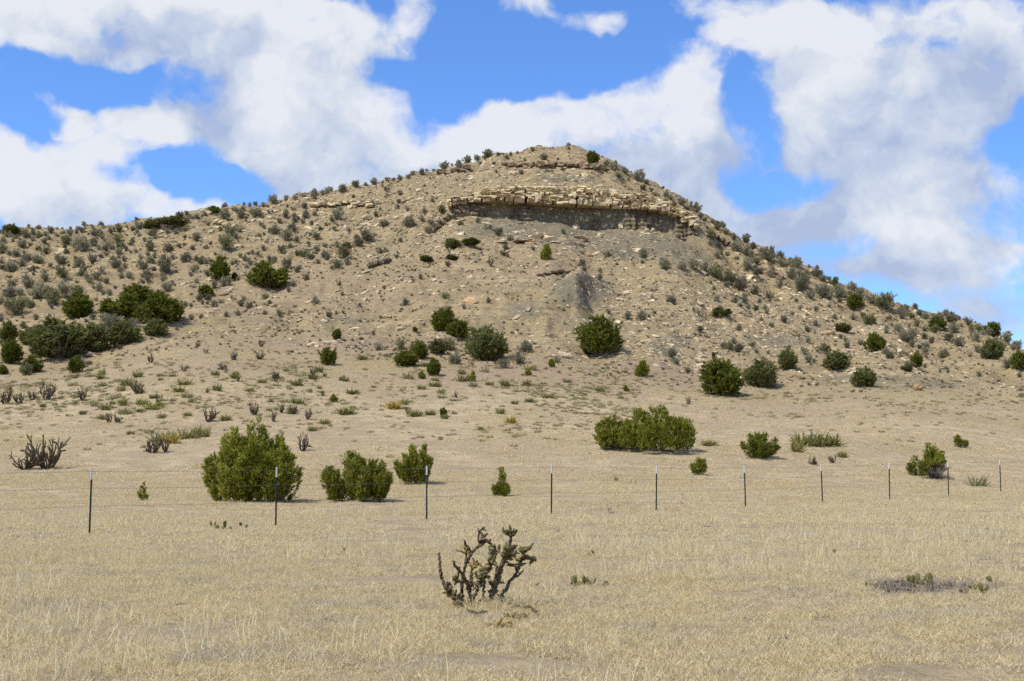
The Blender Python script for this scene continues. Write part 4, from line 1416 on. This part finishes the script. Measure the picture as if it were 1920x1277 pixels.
instancer('low_scrub', 'tiny grey scrub plants scattered over the hill', 'scrub', p, nn, SAGE[:4], M['sage'], rng.uniform(.3, .75, len(p)), 35, .2, .05)


# ------------------------------------------------------------------ yucca clumps and green tufts
def yucca_mesh(seed, n, wide=.05, up=.8):
    r = np.random.default_rng(seed)
    s = Soup()
    heads = [(0, 0)] + [(r.uniform(-.32, .32), r.uniform(-.2, .2)) for _ in range(4)]
    for hx, hy in heads:
        k_ = n // len(heads)
        d = unit(np.stack([r.normal(0, .65, k_), r.normal(0, .65, k_), np.abs(r.normal(up, .35, k_))], 1))
        L = r.uniform(.35, .62, k_)
        b0 = np.array([hx, hy, 0]) + r.normal(0, .03, (k_, 3))
        sd = unit(np.cross(d, r.normal(0, 1, (k_, 3)))) * wide * .5
        md = b0 + d * (L * .6)[:, None]
        tp = b0 + d * L[:, None] + np.array([0, 0, -.04])
        tn = r.random(k_)
        s.tris(np.stack([b0 - sd, b0 + sd, md + sd * .7], 1), tn)
        s.tris(np.stack([b0 - sd, md + sd * .7, md - sd * .7], 1), tn)
        s.tris(np.stack([md - sd * .7, md + sd * .7, tp], 1), tn)
    return s.mesh('yucca')


YM = [yucca_mesh(600 + i, 110, .05, [.8, .5, 1.1][i % 3]) for i in range(6)]
for me_ in YM:
    me_.materials.append(M['yucca'])


def yucca(px, py, w, h, label, mat=None, group=None):
    p, _ = at(px, py)
    s = p.y / F
    me = R.choice(YM)
    if mat:
        me = with_mat(me, mat)
    o = bpy.data.objects.new('yucca_clump', me)
    COL.objects.link(o)
    o.location = p - Vector((0, 0, .02))
    o.scale = (w * s * 1.15, w * s * .9, h * s * 2.2)
    o.rotation_euler[2] = R.choice([-.2, .2, 3.1, 2.9])
    return tag(o, label, 'yucca', group)


for x, y, w, h, l, mt in [
    (305, 826, 44, 24, 'straw yellow yucca clump beside the golden one', 'yucca_pale'), (322, 831, 38, 25, 'golden yellow yucca clump', 'yucca_gold'),
    (352, 822, 32, 24, 'grey green yucca right of the golden clump', None), (378, 819, 30, 22, 'yellowish green yucca next to the largest juniper', None),
    (280, 767, 56, 20, 'wide grey green yucca clump in the left grass', None), (650, 777, 40, 17, 'rounded grey green yucca in the middle grass', None),
    (780, 781, 32, 16, 'bright yellowish yucca clump in the middle grass', None), (740, 767, 34, 18, 'yellow green yucca clump, upper of the middle ones', 'yucca_gold'),
    (1520, 838, 60, 30, 'wide pale green yucca clump right of the fanned juniper', None), (1560, 836, 56, 26, 'spreading grey green yucca right of the wide clump', None),
    (1490, 848, 36, 22, 'small pale yucca nearest the fanned juniper', None), (1580, 858, 22, 16, 'lone green yucca tuft below the spreading one', None),
    (1833, 911, 32, 26, 'pale straw yucca behind the last fence wires', 'yucca_pale'), (1330, 836, 34, 14, 'low green yucca beside the wide thicket', None),
    (1157, 902, 10, 12, 'small pale yucca tuft above the fence wire', 'yucca_pale'), (610, 796, 18, 12, 'round yellowish tuft above the bushy pair', None),
    (962, 794, 28, 14, 'golden green tuft in the middle grass', 'yucca_gold'), (175, 762, 26, 12, 'pale tuft left of the wide grey green clump', 'yucca_pale')]:
    yucca(x, y, w, h, l, mt)
yt = []
for _ in range(4000):
    if len(yt) >= 105:
        break
    x = R.choice([R.gauss(760, 260), R.uniform(130, 1180), R.gauss(250, 80)])
    y = R.choice([R.gauss(735, 22), R.gauss(760, 25), R.gauss(715, 18)])
    if not (60 < x < 1200 and 672 < y < 832):
        continue
    w = R.uniform(9, 26)
    if all(abs(x - a) > .5 * (w + c) or abs(y - b) > 7 for a, b, c in yt):
        yt.append((x, y, w))
SL = landmark_labels([(a[0], a[1] - 4) for a in yt], 'small yucca tuft', LOWLAND)
for i_, (x, y, w) in enumerate(yt):
    yucca(x, y, w, w * R.uniform(.45, .75), SL[i_], R.choice([None, None, None, 'yucca_pale', 'scrub']), 'yucca tufts below the hill')


r = np.random.default_rng(66)
FORB = [blades(r, 60, .16, .06, .20, .012, lean=.8, curve=.5).mesh('forb') for _ in range(5)]
fm = leaf_mat('forb_leaf', [(0, rgb(.19, .165, .115)), (.4, rgb(.30, .26, .17)), (.6, rgb(.27, .265, .10)), (1, rgb(.46, .40, .17))], .25, 0)
p, nn, _, _ = scatter(3000, 100, R_TOE + 25, -.40, .40, lambda a, b, X, Y: np.where((b > 640) & (b < 860), 1.0, 0) * np.exp(-((b - 740) / 60) ** 2) * (.05 + (fbm(X / 4, Y / 4, 98, 3) + .1).clip(0, 1)) * np.where(a > 1200, .35, 1), 45)
instancer('low_forbs', 'low grey and green forbs mixed into the grass below the hill', 'plants', p, nn, FORB, fm, rng.uniform(.4, 1.5, len(p)), 36, .3)

# ------------------------------------------------------------------ cholla cacti
def cholla_mesh(seed, stems=9, depth=2, w=1.0, h=1.0):
    r = np.random.default_rng(seed)
    s = Soup()
    def grow(p, d, L, rad, lev):
        pts = [p]
        q, dd = p, d
        for _ in range(3):
            dd = unit(dd + r.normal(0, .16, 3) + np.array([0, 0, .10]))
            q = q + dd * L / 3
            pts.append(q)
        V, Fc = tube(pts, rad * np.array([1.15, 1, .95, .8]), 5, r, .2)
        s.indexed(V, Fc, float(np.clip(r.normal(.35 + .22 * lev, .15), 0, 1)))
        if lev < depth:
            for _ in range(r.integers(1, 4)):
                bd = unit(dd * .8 + r.normal(0, .55, 3) + np.array([0, 0, .25]))
                grow(pts[r.integers(1, 4)], bd, L * r.uniform(.5, .8), rad * .8, lev + 1)
    for i in range(stems):
        a = r.random() * 6.28
        d = unit(np.array([math.cos(a) * .75 * w, math.sin(a) * .75 * w, r.uniform(.6, 1.2)]))
        grow(np.array([math.cos(a) * .10, math.sin(a) * .10, -.03]), d, r.uniform(.28, .52) * h, .030, 0)
    me = s.mesh('cholla')
    co = np.concatenate(s.V)
    ex = max(np.abs(co[:, :2]).max() * 2, .1)
    V2 = co / np.array([ex, ex, max(co[:, 2].max(), .1)])
    me.vertices.foreach_set('co', V2.astype(np.float32).ravel())
    me.materials.append(M['cholla_far'])
    return me


CM = [cholla_mesh(700 + i, 13 + i % 6, 2) for i in range(7)]


def cholla(px, py, w, h, label, group=None, me=None):
    p, _ = at(px, py)
    s = p.y / F
    o = bpy.data.objects.new('cholla_cactus', me or R.choice(CM))
    COL.objects.link(o)
    o.location = p
    o.scale = (w * s, w * s, h * s)
    o.rotation_euler[2] = R.uniform(0, 6.28)
    return tag(o, label, 'cactus', group)


for x, y, w, h, l in [
    (90, 878, 84, 64, 'big bare cholla cactus near the left edge, taller half'), (46, 880, 66, 44, 'lower leaning cholla next to the big bare one'),
    (285, 849, 42, 36, 'bare dark cholla in front of the golden yucca'), (310, 848, 22, 30, 'thin cholla right beside the bare dark one'),
    (567, 846, 34, 38, 'spiky black cholla right of the largest juniper'), (389, 790, 46, 34, 'bushy cholla above the largest juniper'),
    (205, 792, 24, 22, 'small bare cholla with few arms'), (221, 793, 20, 18, 'tiny bare cholla touching the small one'),
    (155, 751, 30, 28, 'fan shaped cholla alone in the left grass'), (88, 749, 34, 40, 'tallest cholla of the left edge row'),
    (60, 750, 28, 28, 'grey cholla in the left edge row, left of the tallest'), (36, 756, 28, 22, 'low cholla in the left edge row'),
    (10, 757, 30, 38, 'cholla cut by the left edge'), (260, 738, 40, 30, 'dense rounded cholla with a green tuft'),
    (297, 758, 20, 22, 'small forked cholla below the dense rounded one'), (478, 778, 32, 28, 'fan cholla above the largest juniper top'),
    (513, 791, 18, 26, 'slim dark cholla above the juniper'), (528, 774, 24, 28, 'cholla at the left of the crowded row'),
    (550, 776, 30, 24, 'cholla in the middle of the crowded row'), (577, 787, 22, 30, 'dark cholla at the right of the crowded row'),
    (1525, 872, 34, 22, 'dead grey cholla below the wide yucca'), (1561, 868, 18, 18, 'thin forked cholla below the spreading yucca'),
    (1290, 758, 16, 18, 'small cholla on the bare ground right of centre')]:
    cholla(x, y, w, h, l)
SC = [(420, 694, 22, 16), (487, 674, 28, 18), (437, 675, 18, 20), (386, 663, 16, 14), (283, 680, 16, 18), (490, 650, 20, 14), (517, 712, 22, 18), (855, 746, 14, 18),
                   (587, 704, 20, 18), (610, 708, 14, 12), (640, 714, 16, 12), (765, 776, 16, 16), (345, 696, 20, 14), (370, 650, 14, 12), (447, 716, 12, 14), (635, 535, 16, 12),
                   (840, 500, 16, 16), (920, 500, 14, 22), (605, 742, 12, 14), (225, 655, 18, 14), (165, 684, 14, 12), (390, 737, 14, 12)]
SL = landmark_labels([(a[0], a[1] - 8) for a in SC], 'small dark cholla', LOWLAND + LAND)
for i_, (x, y, w, h) in enumerate(SC):
    cholla(x, y, w, h, SL[i_], 'small chollas below the hill')

# the big cholla in the foreground, stem by stem
base, _ = at(905, 1140)
hero = tag(obj('cholla_cactus', None, loc=base), 'large half dead cholla cactus alone in the foreground grass', 'cactus')
US = .2036 * base.y / F
rr = np.random.default_rng(12)


def zp(x, y, dy=0.0):
    if y > 884:                        # lying on the ground towards the viewer
        return np.array([(x - 810) * US, dy - (y - 884) * US * 7, .055])
    return np.array([(x - 810) * US, dy, (884 - y) * US])


def dens_line(pts, m=5):
    pts = np.array(pts)
    t = np.linspace(0, len(pts) - 1, (len(pts) - 1) * m + 1)
    idx = np.arange(len(pts))
    return np.stack([np.interp(t, idx, pts[:, c]) for c in range(3)], 1), t / t[-1]


STEMS = [
    ([(606, 895), (575, 830), (535, 750), (505, 690), (498, 655)], 30, 22, -.06, -.02),
    ([(510, 735), (470, 680), (440, 620), (424, 540), (416, 450), (410, 385)], 19, 11, -.05, -.02),
    ([(622, 835), (618, 740), (625, 620), (650, 500), (682, 440), (710, 388), (752, 345), (800, 322), (838, 285)], 17, 10, .02, .10),
    ([(704, 390), (668, 335), (638, 282)], 14, 9, .07, .05),
    ([(655, 480), (655, 400), (640, 315)], 11, 8, .05, .12),
    ([(768, 330), (772, 262), (770, 208), (800, 180), (826, 158)], 11, 6, .09, .16),
    ([(771, 212), (766, 168)], 6, 5, .12, .13), ([(800, 182), (832, 188)], 6, 5, .13, .12), ([(790, 250), (840, 270), (876, 298)], 8, 6, .11, .05),
    ([(722, 850), (692, 742), (662, 645), (640, 600), (600, 550), (560, 500), (545, 450)], 20, 9, .0, -.12),
    ([(560, 670), (578, 610), (606, 505)], 13, 9, -.04, -.1),
    ([(694, 745), (702, 640), (708, 540), (735, 490)], 16, 9, .0, .08),
    ([(700, 850), (740, 762), (765, 690), (800, 620), (832, 560), (880, 515), (908, 450), (930, 392)], 17, 12, -.02, -.14),
    ([(820, 860), (815, 740), (825, 650)], 14, 10, .1, .18),
    ([(878, 840), (900, 740), (940, 650), (968, 545), (992, 470), (1022, 420), (1052, 382)], 26, 17, .0, -.04),
    ([(1046, 370), (1058, 300), (1066, 232)], 15, 13, -.04, -.02),
    ([(950, 815), (1020, 720), (1080, 622), (1132, 555), (1160, 470), (1192, 400), (1232, 345)], 17, 10, .04, .16),
    ([(1085, 615), (1130, 600), (1152, 575)], 11, 8, .09, .05), ([(1170, 450), (1215, 440), (1290, 455)], 11, 8, .12, .06), ([(1130, 545), (1110, 520), (1080, 500)], 10, 9, .1, .03),
    ([(955, 870), (1060, 886), (1160, 870), (1232, 912), (1292, 985)], 15, 12, -.05, -.22),
    ([(905, 700), (935, 560), (930, 490)], 12, 9, .03, .1), ([(800, 800), (730, 850), (670, 880)], 9, 7, -.1, -.22), ([(690, 950), (780, 975), (870, 965)], 12, 9, -.26, -.3),
]
SPTS = []
for pts, r0, r1, d0, d1 in STEMS:
    m_ = len(pts)
    P3 = [zp(x, y, d0 + (d1 - d0) * i_ / max(m_ - 1, 1) + rr.normal(0, .008)) for i_, (x, y) in enumerate(pts)]
    P3, tt = dens_line(P3, 8)
    P3 = P3 + rr.normal(0, .0045, P3.shape)
    V, Fc = tube(P3, (r0 + (r1 - r0) * tt) * US * .92 * (1 + rr.normal(0, .10, len(tt))), 9, rr, .42)
    SPTS.append(P3)
    obj('stem', mesh_np('stem', V, Fc, False), M['cholla'], hero)


JM = {}
JTIP = []
for mt_ in ('cholla', 'cholla_green', 'cholla_gold'):
    JM[mt_] = []
    for q in range(5):
        V, Fc = tube(np.array([[rr.normal(0, .03), rr.normal(0, .03), t] for t in np.linspace(0, 1, 5)]), np.array([.7, 1, 1.05, 1, .6]) * .17 * rr.uniform(.85, 1.15), 6, rr, .3)
        me_ = mesh_np('joint', V, Fc, False)
        me_.materials.append(M[mt_])
        JM[mt_].append(me_)


def joint(c, d, l, mat, parent):
    o = bpy.data.objects.new('joint', JM[mat][int(rr.integers(0, 5))])
    COL.objects.link(o)
    o.parent = parent
    o.location = Vector(c)
    o.scale = (l, l, l)
    o.rotation_euler = Vector(d).to_track_quat('Z', 'Y').to_euler()


def joints(cx, cy, dy, n, spread, mat, up=.4, L=(42, 76)):
    for _ in range(int(n * 1.7)):
        c = zp(cx + rr.normal(0, spread), cy + rr.normal(0, spread * .7), dy)
        A_ = np.concatenate(SPTS + JTIP)
        dist = np.linalg.norm((A_ - c) * np.array([1, .6, 1]), axis=1)
        c = A_[np.argsort(dist)[int(rr.integers(0, 3))]]
        d = unit(np.array([rr.normal(0, .8), rr.normal(0, .8), up + rr.normal(0, .5)]))
        JTIP.append((c + d * 40 * US)[None, :])
        joint(c, d, rr.uniform(*L) * US, mat, hero)


for a in [(1060, 215, -.02, 16, 26, 'cholla_green', .6), (1055, 385, -.04, 22, 42, 'cholla_green', .4), (1015, 440, -.03, 8, 22, 'cholla_green', .4), (925, 385, -.13, 12, 30, 'cholla_green', .5),
          (820, 560, -.1, 12, 40, 'cholla_green', .5), (840, 640, -.05, 13, 42, 'cholla_green', .4), (760, 690, .0, 9, 38, 'cholla_green', .4), (890, 690, .03, 9, 36, 'cholla_green', .4),
          (1135, 510, .06, 12, 36, 'cholla_green', .4), (1225, 400, .12, 9, 34, 'cholla_green', .3), (1275, 455, .07, 6, 20, 'cholla_green', .2), (880, 480, -.12, 8, 26, 'cholla_green', .4),
          (730, 520, .06, 10, 30, 'cholla_gold', .5), (560, 620, -.06, 6, 26, 'cholla_green', .4), (650, 370, .08, 6, 26, 'cholla_gold', .5), (520, 790, -.06, 9, 26, 'cholla_green', .4),
          (590, 790, -.05, 6, 20, 'cholla_green', .4), (830, 290, .1, 6, 28, 'cholla', .4), (930, 760, .03, 8, 30, 'cholla_green', .5)]:
    joints(*a)
# fallen golden branches lying in front
for x, y, n, sx, lab in [(966, 1164, 34, 62, 'golden fallen cholla branch lying at the foot of the big cactus'), (941, 1181, 22, 46, 'smaller golden fallen branch in front of the big cactus')]:
    p, _ = at(x, y)
    fb = tag(obj('fallen_branch', None, loc=p + Vector((0, 0, .02))), lab, 'cactus branch')
    for _ in range(n):
        c = np.array([rr.normal(0, sx * US * 1.1), rr.normal(0, sx * US * .8), .015 + abs(rr.normal(0, .012))])
        joint(c, unit(np.array([rr.normal(0, 1), rr.normal(0, 1), rr.normal(.25, .3)])), rr.uniform(36, 60) * US, 'cholla_gold' if rr.random() < .8 else 'cholla_green', fb)
# withered grass skirt
s_ = Soup()
for _ in range(150):
    b_ = blades(rr, 20, .06, .06, .26, .0036, lean=1.1, curve=.8, tone0=.1, tone1=.9)
    off = np.array([rr.normal(.06, .27), rr.normal(-.05, .17), 0])
    for V, T, Mi in zip(b_.V, b_.T, b_.M):
        s_.V.append(V + off); s_.T.append(T); s_.M.append(Mi)
tag(obj('withered_grass', s_.mesh('withered_grass'), M['grass'], loc=base), 'withered grass tangled round the foot of the big cactus', 'grass', kind='stuff')


s_ = Soup()
for _ in range(90):
    if rr.random() < .75:
        x_, y_ = rr.uniform(1640, 1875), rr.normal(1103, 5)
    else:
        x_, y_ = rr.uniform(1085, 1290), rr.normal(955, 6)
    p, _n = at(x_, y_)
    b_ = blades(rr, 16, .09, .05, .20 if y_ > 1000 else .28, .0032 if y_ > 1000 else .006, lean=.6, curve=.6)
    for V, T, Mi in zip(b_.V, b_.T, b_.M):
        s_.V.append(V + np.array(p)); s_.T.append(T); s_.M.append(Mi)
tag(obj('dry_weeds', s_.mesh('dry_weeds'), M['dead_twig']), 'grey dried weeds around the right foreground prickly pears and under the fence', 'weeds', kind='stuff')


# ------------------------------------------------------------------ prickly pears
def pad_mesh(seed):
    bm = bmesh.new()
    bmesh.ops.create_icosphere(bm, subdivisions=2, radius=.5)
    for v in bm.verts:
        v.co.y *= .22
        v.co.x *= .72 * (1 + .35 * v.co.z)
        v.co.z += .45
    me = bpy.data.meshes.new('pad')
    bm.to_mesh(me)
    bm.free()
    for pl in me.polygons:
        pl.use_smooth = True
    me.materials.append(M['pear'])
    return me


PAD = pad_mesh(1)
for x, y, n, sp, sz, l in [(1088, 1101, 12, .10, .10, 'green prickly pear clump right of the big cactus'), (1112, 1103, 8, .08, .09, 'smaller prickly pear touching the green clump'),
                           (418, 992, 9, .20, .12, 'low prickly pear in front of the second fence post'), (1655, 1102, 5, .10, .07, 'prickly pear at the left of the greyish foreground row'),
                           (1698, 1100, 6, .09, .09, 'prickly pear second in the greyish foreground row'), (1720, 1096, 6, .06, .10, 'tall prickly pear in the middle of the foreground row'),
                           (1743, 1098, 3, .03, .11, 'stacked narrow prickly pear pads in the foreground row'), (1828, 1112, 8, .11, .08, 'yellowish prickly pear at the right end of the row'),
                           (1856, 1098, 2, .02, .09, 'lone upright pad beyond the row'), (1567, 1041, 4, .07, .07, 'flat mossy pad cluster in the right foreground'),
                           (1112, 1044, 3, .06, .08, 'tiny prickly pear above the green clump'), (645, 1036, 5, .12, .06, 'flat grey prickly pear in the left foreground'),
                           (1172, 1146, 5, .08, .06, 'tiny prickly pear below the green clump'), (1195, 907, 3, .12, .12, 'small prickly pear beside the fence wire')]:
    p, _ = at(x, y)
    e = tag(obj('prickly_pear', None, loc=p), l, 'cactus')
    for q in range(n):
        o = obj('pad', PAD, None, e)
        lv = R.random() < .35
        o.location = (R.gauss(0, sp), R.gauss(0, sp * .8), sz * .55 if lv else -.01)
        o.scale = [sz * R.uniform(.75, 1.2)] * 3
        o.rotation_euler = (R.uniform(-.5, .5), R.uniform(-.6, .6), R.uniform(0, 3.1))

# ------------------------------------------------------------------ wire fence
p0, _ = at(167, 997)
PH = 1.42
Z0 = F * PH / 123.0
sx_, sz_ = 295.2 * Z0 / F, .1168 * Z0
X0 = (174 - 960) / F * Z0
fence = tag(obj('wire_fence', None, loc=(X0, Z0, 0)), 'barbed wire fence on dark green steel posts with white tips', 'fence')
bm = bmesh.new()


def bar(x0, x1, y0, y1, z0, z1):
    q = bmesh.ops.create_cube(bm, size=1)['verts']
    for v in q:
        v.co = Vector((x0 + (x1 - x0) * (v.co.x + .5), y0 + (y1 - y0) * (v.co.y + .5), z0 + (z1 - z0) * (v.co.z + .5)))


bar(-.019, .019, -.003, .003, -.05, PH - .24)
bar(-.003, .003, .0032, .036, -.05, PH - .24)
for q in range(20):
    bar(-.006, .006, -.011, -.0031, .08 + q * .055, .095 + q * .055)
post_me = bpy.data.meshes.new('post')
bm.to_mesh(post_me)
bm.free()
bm = bmesh.new()
bar(-.0195, .0195, -.0035, .0035, PH - .2398, PH)
bar(-.0035, .0035, .0037, .0365, PH - .2398, PH)
for q in range(4):
    bar(-.006, .006, -.011, -.0036, PH - .22 + q * .055, PH - .205 + q * .055)
tip_me = bpy.data.meshes.new('tip')
bm.to_mesh(tip_me)
bm.free()
ang = math.atan2(sz_, sx_)
posts = []
for q in range(-2, 13):
    x, y = X0 + sx_ * q, Z0 + sz_ * q
    z = height(x, y)
    lean = (R.uniform(-.02, .02), R.uniform(-.018, .018))
    posts.append((Vector((x, y, z)), lean))
    o = obj('post', post_me, M['post'], fence)
    o.location = Vector((x, y, z)) - fence.location
    o.rotation_euler = (lean[0], lean[1], ang)
    obj('white_tip', tip_me, M['post_tip'], o)
for fr in (.955, .70, .43):
    s_ = Soup()
    for (a, la), (b, lb) in zip(posts[:-1], posts[1:]):
        A = a + Vector((la[1], -la[0], 1)) * PH * fr - fence.location
        B = b + Vector((lb[1], -lb[0], 1)) * PH * fr - fence.location
        A.y -= .012
        B.y -= .012
        nseg = 60
        for st in (0, 1):
            pts = []
            for q in range(nseg + 1):
                t = q / nseg
                c = A.lerp(B, t)
                c.z -= .022 * 4 * t * (1 - t)
                ph = q * 1.7 + st * math.pi
                pts.append(np.array(c) + np.array([0, math.sin(ph), math.cos(ph)]) * .0018)
            V, Fc = tube(pts, np.full(nseg + 1, .0019), 4)
            s_.indexed(V, Fc, .5)
        for q in range(36):
            c = np.array(A.lerp(B, (q + .5) / 36)) - np.array([0, 0, .022 * 4 * ((q + .5) / 36) * (1 - (q + .5) / 36)])
            for d in ((.25, .5, .85), (-.2, .5, -.85)):
                d = np.array(d) * .016
                V, Fc = tube([c - d, c + d], [.0013, .0009], 3)
                s_.indexed(V, Fc, .5)
    obj('barbed_wire', s_.mesh('barbed_wire'), M['wire'], fence)
print('triangles', sum(len(m_.polygons) for m_ in bpy.data.meshes))
